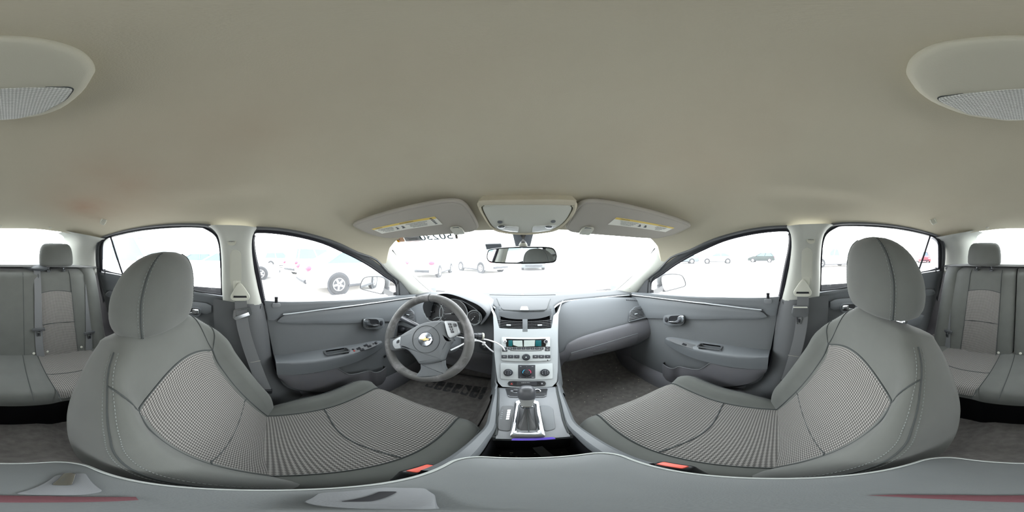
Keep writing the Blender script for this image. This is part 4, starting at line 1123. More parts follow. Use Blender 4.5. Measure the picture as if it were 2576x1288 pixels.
# driver side
seamD = [(986,822),(1003,828),(1050,848),(1110,868),(1180,884),(1230,892),(1248,895)]
MB().grid(dband([(1014,754),(1040,751),(1096,750),(1143,749),(1189,750),(1222,756),(1237,765),(1244,775),(1247,790)], seamD, 0, 60, 16), uv=False).build('driver_panel', MATS['dash_face'], DB, ang=60)
MB().grid(dband(seamD, [(985,880),(1003,884),(1050,896),(1110,912),(1180,930),(1230,942),(1250,946)], .004, 50, 10, .08), uv=False).build('knee_panel', MATS['lower_plastic'], DB, ang=60)
# underside closes the dashboard towards the bulkhead
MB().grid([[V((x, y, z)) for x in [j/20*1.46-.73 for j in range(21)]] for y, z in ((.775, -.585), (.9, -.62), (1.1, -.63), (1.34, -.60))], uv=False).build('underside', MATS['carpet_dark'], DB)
for s in (-1, 1):
    rows = []
    for z in [-.27 - .33*i/14 for i in range(15)]:
        y = dy(z) + dbow(.73); rows.append([V((s*.728, y - .0, z)), V((s*.738, y + .01, z)), V((s*.742, y + .05, z)), V((s*.742, 1.25, z))])
    MB().grid(rows, uv=False).build('end_cap', MATS['dash_mid'], DB)
# chrome strips
def strip(line, m='silver', r=.0055): return MB().tube(line, r, 8, flat=.8).build('chrome_strip', MATS[m], DB)
tp = [V((x, yb(x) - .011, zt(x, yb(x)) - .011)) for x in [.135, .15, .17, .19, .21, .24, .30, .40, .50, .60, .68]]
strip(smooth(tp, 3))
strip(smooth([V((-p.x, p.y, p.z)) for p in tp], 3))
# end vents with demist slots
def onDS(off):
    return lambda x, y: DS(x, y, off)
for s in (-1, 1):
    f = (lambda q: q) if s > 0 else (lambda q: (2626 - q[0], q[1] + 2))
    bez = [f(q) for q in ((1580,810),(1583,783),(1596,771),(1617,767),(1622,780),(1629,798))]
    opn = [f(q) for q in ((1582,806),(1583.5,790),(1589,781),(1598,776.5),(1613,774),(1621.5,795))]
    P = rpoly([DS(*q, .003) for q in bez], .008)
    vb = MB().prism(P, (0, -.010, 0), .004).build('vent_bezel', MATS['dash_face'], DB)
    P = rpoly([DS(*q, .0135) for q in opn], .006)
    MB().prism(P, (0, -.001, 0)).build('vent_mouth', MATS['black_plastic'], vb)
    for k in range(7):
        t = (k + .5)/7; a = V((opn[0][0], opn[0][1], 0)).lerp(V((opn[2][0], opn[2][1], 0)), t); 
        # left end runs up the curved side, right end up the straight side
        lp = [(opn[0], opn[1]), (opn[1], opn[2]), (opn[2], opn[3])]
        yl = lerp(opn[0][1], opn[3][1] + 2, t)
        xl_ = interp(-yl, sorted([(-q[1], q[0]) for q in opn[:4]])); rx = lerp(opn[5][0], opn[4][0], t); ry = lerp(opn[5][1], opn[4][1], t)
        p0 = DS(xl_, yl, .016); p1 = DS(rx, ry, .016)
        MB().strap([p0, p1], .0060, .0016, (0, .12, 1)).build('slat', MATS['dash_upper'], vb)
    c = DS(*f((1600,790)), .022); MB().box(c, (.020, .008, .007), bev=.002).build('vent_tab', MATS['silver'], vb)
for k in range(6):
    p = DS(1577 + 5*k, 754.5 + .4*k, .002); MB().box(p, (.010, .006, .0035), Matrix.Rotation(.5, 4, 'Y'), bev=.001).build('demist_slot', MATS['rubber'], DB)
for k in range(6):
    p = DS(1049 - 5*k, 757 + .8*k, .002); MB().box(p, (.010, .006, .0035), Matrix.Rotation(-.5, 4, 'Y'), bev=.001).build('demist_slot', MATS['rubber'], DB)
# lid of the tray on the top pad, its latch, speaker/defrost slit
def TP(px, py, up=0.0): p = hit(px, py, lambda p: p.z - zt(p.x, p.y), .3, 2.5); p.z += up; return p
lidpx = [(1249,751),(1255,766),(1262,778),(1268,781),(1323,782.5),(1370,781),(1376,778),(1380,766),(1385,752),(1323,750)]
mb = MB(); P = [TP(x, y, .0035) for x, y in lidpx]
MB().prism(rpoly([p + V((0, 0, -.006)) for p in P], .008), (0, 0, .0072), .0025).build('tray_lid', MATS['dash_top'], DB)
MB().tube(rpoly([p + V((0, 0, -.003)) for p in P], .008), .0016, 6, closed=True).build('tray_gap', MATS['seam'], DB)
P = [TP(x, y, .0035) for x, y in ((1308,783),(1311,774),(1327,774),(1330,783))]
lt = MB().prism(rpoly(P, .006), (0, 0, .004), .0015).build('tray_latch', MATS['silver'], DB)
P = [TP(x, y, .0078) for x, y in ((1312,781),(1313,777),(1325,777),(1326,781))]
MB().prism(rpoly(P, .004), (0, 0, .0006)).build('latch_recess', MATS['dash_mid'], lt)
P = [TP(x, y, .001) for x, y in ((1235,740.5),(1394,740.5),(1398,742),(1231,742))]
MB().prism(P, (0, 0, .0015)).build('defrost_slit', MATS['rubber'], DB)
MB().ell(TP(1314, 742.5, .004), (.012, .010, .006), n=14, m=8).build('light_sensor', MATS['pale_plastic'], DB)
text('airbag_lettering', 'AIRBAG', frame(DS(1567, 814, .0008), (.96, -.1, .18), (0, .5, 1)), .009, 'dash_upper', DB)

# ------------------------------------------------------------------ instrument cluster and hood
arch = [(1061,806),(1060,785),(1063,767),(1073,753),(1095,742),(1122,738),(1150,744),(1176,754),(1204,767),(1221,782),(1225,795),(1216,812),(1205,826)]
HY = .70
A0 = resample(smooth([onY(x, y, HY) for x, y in arch], 5), 40)
# lean the hood's front rim back towards its foot
def hoodring(t, sc_=1.0, dz=0.0, yadd=0.0):
    c = V((sum(p.x for p in A0)/40, HY, sum(p.z for p in A0)/40)); r = []
    for p in A0:
        q = c + (p - c)*sc_; q.y = lerp(HY + .06*(1 - sstep(-.40, -.24, p.z)), 1.0, t) + yadd; q.z = q.z + dz; r.append(q)
    return r
outer = [hoodring(0, .965, 0, .004), hoodring(0, .985, 0, -.002), hoodring(0, 1.0, 0, 0), hoodring(.12, 1.02), hoodring(.4, 1.03, -.006), hoodring(.8, 1.03, -.022), hoodring(1.0, 1.02, -.05)]
inner = [hoodring(.55, .88, -.004), hoodring(.25, .93, -.002), hoodring(.05, .95, 0, .004)]
MB().grid(inner + outer, uv=False).build('cluster_hood', MATS['dash_face'], DB, ang=50)
face = [p + V((0, -.004, 0)) for p in hoodring(.33, .915, -.003)]
for p in face: p.y = .80
mb = MB(); mb.add(face, [tuple(range(40))]); IC = mb.build('instrument_panel', MATS['black_plastic'], DB, flat=True)
mat('dial_face', '#17181b', .4); mat('needle', '#d6d9dc', .4); mat('gauge_mark', '#8f979b', .5)
def dial(cx_, cy_, rx_, names, ang0=200):
    c = onY(cx_, cy_, .785); r = (onY(cx_ + rx_, cy_, .785) - c).length; fr = frame(c, (1, 0, 0), (0, 0.25, 1))
    MB().prism([fr(r*cos(2*pi*k/40), r*sin(2*pi*k/40)) for k in range(40)], fr(0, 0, .004) - c).build('dial_face', MATS['dial_face'], IC)
    MB().tube([fr(r*1.02*cos(2*pi*k/48), r*1.02*sin(2*pi*k/48), .006) for k in range(48)], .0026, 6, closed=True).build('dial_ring', MATS['silver'], IC)
    mk = MB()
    for k in range(17):
        a = radians(220 - 260*k/16); q0, q1 = (.62, .74) if k % 2 == 0 else (.67, .74); mk.add(*seg(fr(r*q0*cos(a), r*q0*sin(a), .006), fr(r*q1*cos(a), r*q1*sin(a), .006), .0008))
    mk.tube([fr(r*.76*cos(radians(220-260*k/30)), r*.76*sin(radians(220-260*k/30)), .006) for k in range(31)], .0006, 4)
    mk.build('dial_marks', MATS['gauge_mark'], IC, flat=True, kind='stuff')
    a = radians(ang0); nd = MB(); nd.loft([[fr(-.006*cos(a) + q*sin(a)*.0025, -.006*sin(a) - q*cos(a)*.0025, .009) for q in (-1, 1)] + [fr(-.006*cos(a) + q*sin(a)*.0025, -.006*sin(a) - q*cos(a)*.0025, .011) for q in (1, -1)],
             [fr(r*.62*cos(a) + q*sin(a)*.0006, r*.62*sin(a) - q*cos(a)*.0006, .009) for q in (-1, 1)] + [fr(r*.62*cos(a) + q*sin(a)*.0006, r*.62*sin(a) - q*cos(a)*.0006, .011) for q in (1, -1)]])
    nd.build('needle', MATS['needle'], IC); MB().lathe([(r*.11, 0), (r*.11, .006), (0, .008)], fr(0, 0, .006), fr(0, 0, 1) - fr(0, 0, 0), 16).build('needle_cap', MATS['dial_face'], IC)
dial(1092, 784, 23, None, 190); dial(1141, 788, 35, None, 193); dial(1194, 798, 18, None, 235)
c = onY(1148, 801, .782); MB().box(c, (.045, .004, .018), Matrix.Rotation(-.25, 4, 'X'), bev=.003).build('odometer_window', MATS['dash_mid'], IC)
# silver outline of the cluster
ol = [(1068,770),(1082,760),(1108,756),(1140,753),(1165,758),(1193,775),(1206,788),(1207,803),(1201,815),(1190,819)]
MB().tube(smooth([onY(x, y, .772) for x, y in ol], 4), .0022, 6).build('cluster_trim', MATS['silver'], IC)
MB().tube(smooth([onY(x, y, .772) for x, y in ((1068,770),(1066,786),(1073,797),(1084,804),(1093,802),(1099,799),(1111,799))], 4), .0028, 6).build('cluster_trim', MATS['silver'], IC)

# light switch panel left of the column
P = [DS(x, y, .006) for x, y in ((1000,819),(1010,818),(1036,826),(1040,834),(1034,842),(1002,838))]
LS = MB().prism(rpoly(P, .006), (0, -.004, .001), .0015).build('light_switch_panel', MATS['black_plastic'], DB)
c = DS(1015, 829, .012); MB().lathe([(.013, 0), (.012, .012), (.008, .015), (0, .015)], c, (0, -1, .4), 18).build('light_knob', MATS['switch'], LS)
c = DS(1026, 830, .012); MB().lathe([(.008, 0), (.008, .006), (0, .007)], c, (0, -1, .4), 14).build('dimmer_wheel', MATS['switch'], LS)

# ------------------------------------------------------------------ centre stack
CN = V((0, -1, 1)).normalized()
def CS(px, py, up=0.0): return onP(px, py, V((0, .72, -.33)) + CN*up, CN)
out_ = [(1229,767),(1234,771),(1240,782),(1246.5,794),(1251,803),(1254.5,818),(1258.5,833),(1290,834.5),(1323,835),(1355,834.5),(1384,833),(1387,818),(1389,803),(1398.5,794),(1404,781),(1409,769),(1414,764),(1408,775),(1404.5,790),(1401.5,800),(1400,840),(1399.5,886),(1398.5,933),(1396,961),(1385,972.5),(1325,976),(1266,972.5),(1255.5,961),(1251.5,933),(1246.5,886),(1245.5,840),(1243.5,800),(1238,788)]
FA = MB().solid(rpoly([CS(x, y, -.046) for x, y in out_], .004, 3), CN*.046).build('centre_fascia', MATS['silver'], DB, ang=40)
vl = [(1251,802.5),(1280,806),(1314,807),(1314,834),(1285,833.5),(1258,832.5)]; vr = [(1327.5,807),(1360,806),(1388,802.5),(1383.5,832.5),(1355,833.5),(1327.5,834)]
MB().prism([CS(x, y, -.040) for x, y in ((1246,794),(1280,801),(1363,801),(1399,794),(1391,836),(1250,836))], CN*.003).build('vent_back', MATS['black_plastic'], FA)
for v in (vl, vr):
    MB().prism([CS(x, y, -.0355) for x, y in v], CN*.002).build('vent_well', MATS['black_plastic'], FA)
    for k in range(7):
        t = (k + .5)/7; a = (lerp(v[0][0], v[5][0], t), lerp(v[0][1], v[5][1], t)); b = (lerp(v[2][0], v[3][0], t), lerp(v[2][1], v[3][1], t)); m_ = (lerp(v[1][0], v[4][0], t), lerp(v[1][1], v[4][1], t))
        MB().strap([CS(*a, -.005), CS(*m_, -.005), CS(*b, -.005)], .0080, .0016, V((0, .16, 1))).build('slat', MATS['dark_plastic'], FA)
    for k in range(1, 6):
        t = k/6; a = (lerp(v[0][0], v[2][0], t), lerp(v[0][1], v[2][1], t) + 1); b = (lerp(v[5][0], v[3][0], t), lerp(v[5][1], v[3][1], t) - 1)
        MB().strap([CS(*a, -.016), CS(*b, -.016)], .010, .0012, V((1, 0, 0))).build('vane', MATS['black_plastic'], FA)
    cx_ = (v[0][0] + v[2][0])/2; c = CS(cx_ - 3 if cx_ < 1300 else cx_, 818.5, .001); MB().box(c, (.020, .008, .008), Matrix.Rotation(radians(45), 4, 'X'), bev=.002).build('vent_tab', MATS['silver'], FA)
MB().prism([CS(x, y, -.01) for x, y in ((1314.5,805),(1327,805),(1327,836),(1314.5,836))], CN*.011, .001).build('vent_post', MATS['dash_mid'], FA)
def csbox(px0, py0, px1, py1, h, name, m, parent, up=0.0, r=.002, bev=.0012):
    P = [CS(x, y, up) for x, y in ((px0, py0), (px1, py0), (px1, py1), (px0, py1))]
    return MB().prism(rpoly(P, r, 3), CN*h, bev).build(name, m if not isinstance(m, str) else MATS[m], parent)
def csfr(px, py, up=0.0): return frame(CS(px, py, up), (1, 0, 0), (0, 1, 1))
mat('mid_grey', '#9aa3a0', .35); mat('lcd_teal', '#0f4a4f', .25); mat('print_white', '#e4e6e7', .5); mat('print_dark', '#4a4d50', .5)
mat('knob_dark', '#33353a', .35); mat('radio_silver', '#AFB4B5', .36, metal=.2)
RD = root('car_radio', 'silver car stereo with dark display and round centre knob in the dashboard', 'car stereo')
csbox(1261.5, 848, 1384, 907, .0045, 'faceplate', 'radio_silver', RD, .0005, .006)
dsp = csbox(1273, 852, 1373, 872.5, .0012, 'display', 'black_gloss', RD, .005, .003, .0005)
P = [CS(x, y, .0064) for x, y in ((1290,856.5),(1314,856.5),(1315,872),(1303,872),(1291,868))]; MB().prism(P, CN*.0004).build('display_glare', MATS['mid_grey'], dsp)  # grey patches paint a reflection onto the dark display
P = [CS(x, y, .0064) for x, y in ((1318,856),(1346,855.5),(1345,871),(1318,872))]; MB().prism(P, CN*.0004).build('display_glare', MATS['mid_grey'], dsp)
for a, b in ((1279, 1289), (1347, 1362)): csbox(a, 856, b, 871, .0004, 'teal_segment', 'lcd_teal', dsp, .0063, .001, .0001)
def knob(px, py, r, h, name, m, parent, ring=None, up=.005):
    c = CS(px, py, up)
    o = MB().lathe([(r, 0), (r, h*.7), (r*.9, h), (r*.5, h*1.02), (0, h*1.02)], c, CN, 28).build(name, MATS[m], parent)
    if ring: MB().lathe([(r*1.28, -.001), (r*1.28, .004), (r*1.14, .0065), (r*1.0, .0045), (r*1.0, -.001)], c, CN, 32, caps=False).build('knob_ring', MATS[ring], parent)
    return o
knob(1270.5, 858.5, .0070, .007, 'power_knob', 'white', RD); MB().lathe([(.0032, 0), (.003, .001), (0, .001)], CS(1270.5, 858.5, .0125), CN, 14).build('power_mark', MATS['knob_dark'], RD)
knob(1373.5, 860, .0064, .012, 'tuning_knob', 'knob_dark', RD, 'white')
kb = knob(1323.5, 899, .0125, .012, 'selector_knob', 'knob_dark', RD, 'chrome')
MB().lathe([(.003, 0), (.002, .001), (0, .001)], CS(1323.5, 899, .0175), CN, 12).build('knob_centre', MATS['mid_grey'], RD)
for k, w_ in enumerate(('BAND', '1', '2', '3', '4', '5', '6', 'INFO')):
    x0 = 1278 + 11.3*k; b_ = csbox(x0, 874, x0 + 10.3, 879.6, .003, 'preset_button', 'knob_dark', RD, .004)
    text('button_print', w_, csfr(x0 + 5, 876.6, .0072), .0040 if len(w_) < 2 else .0030, 'print_white', b_, .0001)
for x, y, w_ in ((1270, 876, 'FAV'), (1270, 882, 'CONF'), (1377.5, 874.5, 'CAT'), (1377, 880.5, 'SEEK')):
    b_ = csbox(x - 6.5, y - 2.6, x + 6.5, y + 2.6, .003, 'side_button', 'knob_dark', RD, .004)
    text('button_print', w_, csfr(x, y, .0072), .0032, 'print_white', b_, .0001)
csbox(1283, 881, 1363, 882.6, .0006, 'disc_slot', 'black_plastic', RD, .0049, .0006, .0002)
for x, w_ in ((1268.5,'AUX'),(1284.5,'<<'),(1300,'>>'),(1347,'EQ'),(1362,'SET'),(1377.5,'AS')):
    b_ = csbox(x - 7, 893, x + 7, 901.5, .003, 'mode_button', 'knob_dark', RD, .004)
    text('button_print', w_, csfr(x, 897, .0072), .0042, 'print_white', b_, .0001)
MB().lathe([(.0028, 0), (.002, .001), (0, .001)], CS(1377.5, 906, .0045), CN, 12).build('aux_socket', MATS['black_plastic'], RD)
CL = root('climate_control', 'silver heater control panel with three round knobs below the stereo', 'heater controls')
csbox(1259, 914, 1390, 953, .003, 'faceplate', 'radio_silver', CL, .0005, .005)
csbox(1303.5, 918, 1346.5, 952, .0012, 'centre_plate', 'knob_dark', CL, .0035, .002, .0004)
for px, lab in ((1278.5, '0 1 2 3 4 5'), (1325, None), (1370.5, None)):
    c = CS(px, 937.5, .003); R_ = .0170 if px != 1325 else .0185
    MB().lathe([(R_, 0), (R_, .003), (R_*.93, .0075), (R_*.80, .0065), (R_*.80, .002)], c, CN, 36, caps=False).build('knob_ring', MATS['chrome'], CL)
    k_ = MB().lathe([(R_*.80, .0), (R_*.80, .009), (R_*.72, .0115), (0, .0115)], c, CN, 32).build('knob', MATS['knob_dark'], CL)
    if px != 1325:
        for q in range(6):
            a = radians(200 - 220*q/5); fr = frame(c + CN*.0118, (1, 0, 0), (0, 1, 1)); text('knob_mark', str(q) if px < 1300 else 'ovxvox'[q], fr, .0045, 'print_white', k_, .0001, cx=R_*.56*cos(a), cy=R_*.56*sin(a))
        MB().box(c + CN*.013, (.006, .022, .006), Matrix.Rotation(radians(45), 4, 'X'), bev=.0025).build('grip_bar', MATS['knob_dark'], CL)
    else:
        mat('cold_blue', '#3a9ec2', .4); mat('hot_red', '#d04a6a', .4); fr = frame(c + CN*.0090, (1, 0, 0), (0, 1, 1))
        for m_, a0, a1 in (('cold_blue', 195, 120), ('hot_red', 60, -15)):
            MB().tube([fr(R_*.74*cos(radians(lerp(a0, a1, q/10))), R_*.74*sin(radians(lerp(a0, a1, q/10))), .002) for q in range(11)], .0014, 6).build('temperature_arc', MATS[m_], CL)
        MB().lathe([(R_*.5, .0), (R_*.48, .014), (R_*.40, .016), (0, .016)], c, CN, 28).build('inner_knob', MATS['switch'], CL)
for px, py, w_ in ((1310,922,'REC'),(1340,922,'A/C'),(1325,922,'|'),(1310,949,'o'),(1341,949,'REAR'),(1325,949,'|')):
    text('panel_print', w_, csfr(px, py, .0048), .0038, 'print_white', CL, .0001)
HZ = root('hazard_switch_strip', 'dark oval switch strip with red hazard triangle under the heater controls', 'switch strip')
P = [CS(x, y, .0) for x, y in ((1277,965),(1280,959.5),(1290,958.5),(1362,958.5),(1371,959.5),(1374,965),(1371,970.5),(1362,971.5),(1290,971.5),(1280,970.5))]
MB().prism(rpoly(P, .004), CN*.0035, .0015).build('switch_bezel', MATS['black_plastic'], HZ)
MB().lathe([(.0075, 0), (.0070, .003), (0, .0035)], CS(1287, 965, .0035), CN, 20).build('hazard_button', MATS['switch'], HZ)
fr = csfr(1287, 965.5, .0072); MB().prism([fr(0, .0042), fr(-.0042, -.003), fr(.0042, -.003)], CN*.0004).build('hazard_triangle', MATS['red_plastic'], HZ)
MB().lathe([(.0075, 0), (.0070, .003), (0, .0035)], CS(1363.5, 965, .0035), CN, 20).build('traction_button', MATS['switch'], HZ)
text('traction_mark', '8', csfr(1363.5, 965, .0074), .008, 'print_white', HZ, .0001)
csbox(1300, 960.5, 1350, 969.5, .001, 'blank_cover', 'switch', HZ, .0035, .002, .0004)
text('strip_print', 'PASSENGER AIRBAG', csfr(1322, 963, .0050), .0032, 'print_white', HZ, .0001)

# ------------------------------------------------------------------ centre console
CO = root('centre_console', 'grey centre console with open storage bin and padded armrest between the front seats', 'console')
CP = [(.14,-.500),(.245,-.497),(.33,-.500),(.405,-.506),(.47,-.520),(.52,-.548),(.56,-.60)]
def cz(y): return sinterp(y, CP)
def cw(y): return interp(y, [(.14,.070),(.25,.056),(.30,.060),(.386,.072),(.45,.080),(.50,.088),(.56,.098)])
def CT(px, py, up=0.0): p = hit(px, py, lambda p: p.z - cz(p.y), .2, 1.2); p.z += up; return p
rows = []
for i in range(31):
    y = lerp(.242, .56, i/30); w_ = cw(y); g = .020 + .012*sstep(.3, .24, y); z = cz(y)
    rows.append([V((x, y, zz)) for x, zz in ((-w_-g-.012, -.78), (-w_-g-.006, z-.10), (-w_-g, z-.020), (-w_-g*.6, z-.008), (-w_-.004, z-.005), (-w_, z-.002), (-w_*.97, z), (-w_*.5, z+.001), (0, z+.001), (w_*.5, z+.001), (w_*.97, z), (w_, z-.002), (w_+.004, z-.005), (w_+g*.6, z-.008), (w_+g, z-.020), (w_+g+.006, z-.10), (w_+g+.012, -.78))])
rows.insert(0, [p + V((0, -.001, -.02)) for p in rows[0]])
MB().grid(rows, uv=False).build('shift_deck', MATS['dash_upper'], CO, ang=45)
for s in (-1, 1):
    MB().tube(smooth([V((s*(cw(y) + .002), y, cz(y) - .001)) for y in [.25 + .30*k/12 for k in range(13)]], 2), .0020, 6).build('deck_gap', MATS['seam'], CO)
    # side wings run back from the stack and rise to the armrest
    rows = []
    for i in range(31):
        y = lerp(.54, .10, i/30); u = sstep(.32, .15, y); z = lerp(cz(y) + .001, -.461, u); xi = lerp(cw(y) + .003, .064, sstep(.30, .22, y)); xo = lerp(xi + .014 + .006*sstep(.5, .3, y), .088, u)
        rows.append([V((s*xi, y, z - .06)), V((s*xi, y, z - .005)), V((s*(xi + .004), y, z)), V((s*(xo - .006), y, z)), V((s*xo, y, z - .007)), V((s*(xo + .008), y, z - .12)), V((s*(xo + .014), y, -.80))])
    MB().grid(rows, uv=False).build('side_wing', MATS['dash_mid'], CO, ang=45)
# cheeks beside the stack
for s in (-1, 1):
    rows = []
    for i in range(25):
        t = i/24; y = lerp(.80, .46, t); zz = y - 1.05 - .008
        if y < .53: zz = lerp(-.528, -.535, (.53-y)/.07)
        x0 = .118 - .022*t if y > .53 else .094; x1 = x0 + lerp(.030, .012, t)
        rows.append([V((s*x0, y + .0, zz)), V((s*(x0 + .006), y, zz + .003)), V((s*x1, y + .01, zz - .008)), V((s*(x1 + .010), y + .03, zz - .05)), V((s*(x1 + .014), y + .08, zz - .16)), V((s*(x1 + .018), y + .10, -.80))])
    MB().grid(rows, uv=False).build('stack_cheek', MATS['dash_mid'], CO, ang=50)
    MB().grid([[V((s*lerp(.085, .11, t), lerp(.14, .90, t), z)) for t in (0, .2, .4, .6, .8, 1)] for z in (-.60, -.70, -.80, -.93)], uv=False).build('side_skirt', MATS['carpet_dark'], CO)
# socket bin at the foot of the stack
DN = V((0, -.25, 1)).normalized()
P = [CT(x, y, .0) for x, y in ((1271,978),(1378,978),(1375,994),(1369,999),(1282,999),(1276,994))]
SB = MB().prism(rpoly(P, .006), DN*.0045, .0015).build('socket_bin', MATS['black_plastic'], CO)
for dx in (-1, 1):
    pass
c = CT(1352, 986.5, .005); MB().lathe([(.0095, 0), (.0098, .003), (.0075, .0035), (.0075, -.001)], c, DN, 24, caps=False).build('socket_ring', MATS['chrome'], SB)
MB().lathe([(.0075, 0), (0, .0003)], c, DN, 20).build('socket_well', MATS['rubber'], SB)
c = CT(1297, 985, .007); MB().box(c, (.014, .009, .006), Matrix.Rotation(radians(14), 4, 'X'), bev=.002).build('bin_switch', MATS['switch'], SB)
MB().tube([CT(1278, 996, .004), CT(1283, 999.5, .004), CT(1368, 999.5, .004), CT(1374, 996, .004)], .0018, 6).build('bin_lip', MATS['dash_upper'], SB)
# recessed panels left and right of the gear gate
for s, ol in ((-1, [(1262,1022),(1292,1021),(1283,1086),(1253,1082),(1253,1050)]), (1, [(1358,1020),(1381,1021),(1392,1030),(1397,1078),(1390,1082),(1370,1086)])):
    P = [CT(x, y, .001) for x, y in ol]
    pn = MB().prism(rpoly(P, .008), (0, 0, .0022), .001).build('gate_panel', MATS['dark_plastic' if s < 0 else 'dash_mid'], CO)
    if s < 0:
        for k, w_ in enumerate('PRNDM'):
            y = 1034 + 5.2*k
            P = [CT(a, b, .0033) for a, b in ((1277 - .9*k, y - 2), (1285 - .9*k, y - 2.2), (1284 - .9*k, y + 2), (1276 - .9*k, y + 2.2))]
            MB().prism(P, (0, 0, .0008)).build('gear_lamp', MATS['print_white'], pn)
            text('gear_letter', w_, frame(CT(1264 - .9*k, y, .0034), (1, 0, 0), (0, 1, 0)), .0058, 'gauge_mark', pn, .0002)
# storage bin
bx0, by0, by1 = .062, .150, .244
rows = [[V((-bx0, y, -.500)), V((-bx0 + .006, y, -.60)), V((-bx0 + .014, y, -.612)), V((bx0 - .014, y, -.612)), V((bx0 - .006, y, -.60)), V((bx0, y, -.500))] for y in (by0 - .05, by0, lerp(by0, by1, .5), by1 - .006, by1)]
BN = MB().grid(rows, uv=False).build('storage_bin', MATS['black_plastic'], CO)
MB().add([V((-bx0, by1, -.500)), V((bx0, by1, -.500)), V((bx0 - .006, by1, -.612)), V((-bx0 + .006, by1, -.612))], [(0, 1, 2, 3)]).build('bin_wall', MATS['black_plastic'], BN)
MB().strap([V((-.056, .2435, -.4985)), V((0, .246, -.4975)), V((.056, .2435, -.4985))], .012, .003, (0, 0, 1)).build('bin_sill', MATS['dash_upper'], BN)
mat('violet_fringe', '#5b4ab0', .3)  # purple fringing on the chrome latch's reflection, painted as its colour
MB().prism(rpoly([V((-.030, .2415, -.4965)), V((.030, .2415, -.4965)), V((.033, .2335, -.4985)), V((-.033, .2335, -.4985))], .003), (0, -.001, .0022), .0008).build('bin_latch', MATS['violet_fringe'], BN)
MB().strap([V((.005, .235, -.56)), V((.018, .20, -.595)), V((.034, .172, -.606))], .016, .0015, (0, 0, 1)).build('strap_scrap', MATS['dark_plastic'], BN)
lt_ = MB(); rr = random.Random(9)
for k in range(26):
    lt_.box((rr.uniform(-.05, .05), rr.uniform(.16, .235), -.609), (rr.uniform(.001, .005), rr.uniform(.001, .003), .001), Matrix.Rotation(rr.uniform(0, 3), 4, 'Z'))
lt_.build('bin_litter', MATS['crumb'], BN, flat=True, kind='stuff')
# armrest lid
AW, AF, AB, AZ = .081, .158, -.142, -.450
mat('thread_pale', '#a3a8a6', .8); mat('armrest_vinyl', '#626667', .5, grain=.2, gscale=1100, vary=.04, vscale=20, spec=.4)
pl = [(x, y) for x, y in rrect(2*AW, AF - AB, .028, 8)]; cy_ = (AF + AB)/2; rings = []
for sc_, z in ((.93, AZ - .050), (.985, AZ - .044), (1.0, AZ - .030), (1.0, AZ - .014), (.985, AZ - .005), (.95, AZ - .001), (.90, AZ + .001), (.5, AZ + .004), (.05, AZ + .005)):
    rings.append([V((x*(1 - (1-sc_)*1.0), cy_ + y*(1 - (1-sc_)*.55), z)) for x, y in pl])
AL = MB().loft(rings).build('armrest_lid', MATS['armrest_vinyl'], CO, ang=60)
for q in (.957, .940):
    MB().tube([V((x*q, cy_ + y*(1-(1-q)*.5), AZ + .0008 - (.0010 if q > .95 else 0))) for x, y in pl], .0013, 5, closed=True).build('stitch_line', MATS['thread_pale'], AL)
MB().box((0, 0.01, -.62), (.150, .27, .26), bev=.012).build('armrest_box', MATS['dark_plastic'], CO)
# latch plates of the lid and the maroon pad under the lens
mat('maroon', '#573238', .8, grain=.3)
P = [onZ(x, y, AZ + .0055) for x, y in ((2180,1246),(2260,1250),(2380,1256),(2500,1262),(2576,1264),(2700,1264),(2840,1262),(2925,1258),(2918,1250),(2840,1250),(2700,1248),(2576,1246),(2400,1245),(2260,1244))]
pad = MB().prism(P, (0, 0, .0015), .0004).build('maroon_pad', MATS['maroon'], CO)
P = [onZ(x, y, AZ + .004) for x, y in ((30,1243),(140,1195),(215,1190),(262,1236),(200,1246))]
LP = MB().prism(rpoly(P, .005), (0, 0, .002), .0008).build('latch_plate', MATS['dash_upper'], CO)
P = [onZ(x, y, AZ + .006) for x, y in ((125,1221),(160,1190),(192,1190),(182,1222))]
MB().prism(rpoly(P, .004), (0, 0, .003), .001).build('chrome_latch', MATS['chrome'], LP)
P = [onZ(x, y, AZ + .006) for x, y in ((760,1262),(800,1240),(960,1226),(1070,1228),(1095,1245),(1115,1282),(900,1280))]
LP = MB().prism(rpoly(P, .004), (0, 0, .002), .0008).build('latch_plate', MATS['dash_upper'], CO)
P = [onZ(x, y, AZ + .008) for x, y in ((850,1262),(955,1236),(1000,1236),(930,1262))]
MB().prism(rpoly(P, .002), (0, 0, .0008), .0003).build('latch_slot', MATS['rubber'], LP)

# ------------------------------------------------------------------ gear selector
GS = root('gear_selector', 'gear lever with black ball knob, leather gaiter and chrome surround', 'gear lever')
P = [CT(x, y, .003) for x, y in ((1296,1012),(1302,1008),(1312,1007),(1342,1007),(1350,1009),(1355,1014),(1371,1096),(1371,1101),(1284,1101),(1284,1096))]
I = [CT(x, y, .003) for x, y in ((1305,1019),(1309,1015),(1315,1014),(1340,1014),(1344,1016),(1347,1020),(1354,1084),(1352,1088),(1300,1088),(1298,1084))]
o_ = [p for p in rpoly(P, .006, 3)]; i_ = [p for p in rpoly(I, .005, 3)]
h = V((0, 0, .006)); cI = sum(i_, V())/len(i_)
mid_ = [a.lerp(b, .5) + h for a, b in zip(o_, i_)]
MB().grid([o_ + o_[:1], [p + h*.7 for p in o_ + o_[:1]], mid_ + mid_[:1], [p + h*.5 for p in i_ + i_[:1]], [p - h*2 for p in i_ + i_[:1]]], uv=False).build('chrome_surround', MATS['chrome'], GS, ang=60)
kc = onY(1326, 990, .375)
mat('gaiter', '#3d3e3f', .45, grain=.3, gscale=500, spec=.4)
foot = [p - V((0, 0, .004)) for p in resample(i_, 24, True)]
neck = onY(1326, 1021, .346)
rings = []
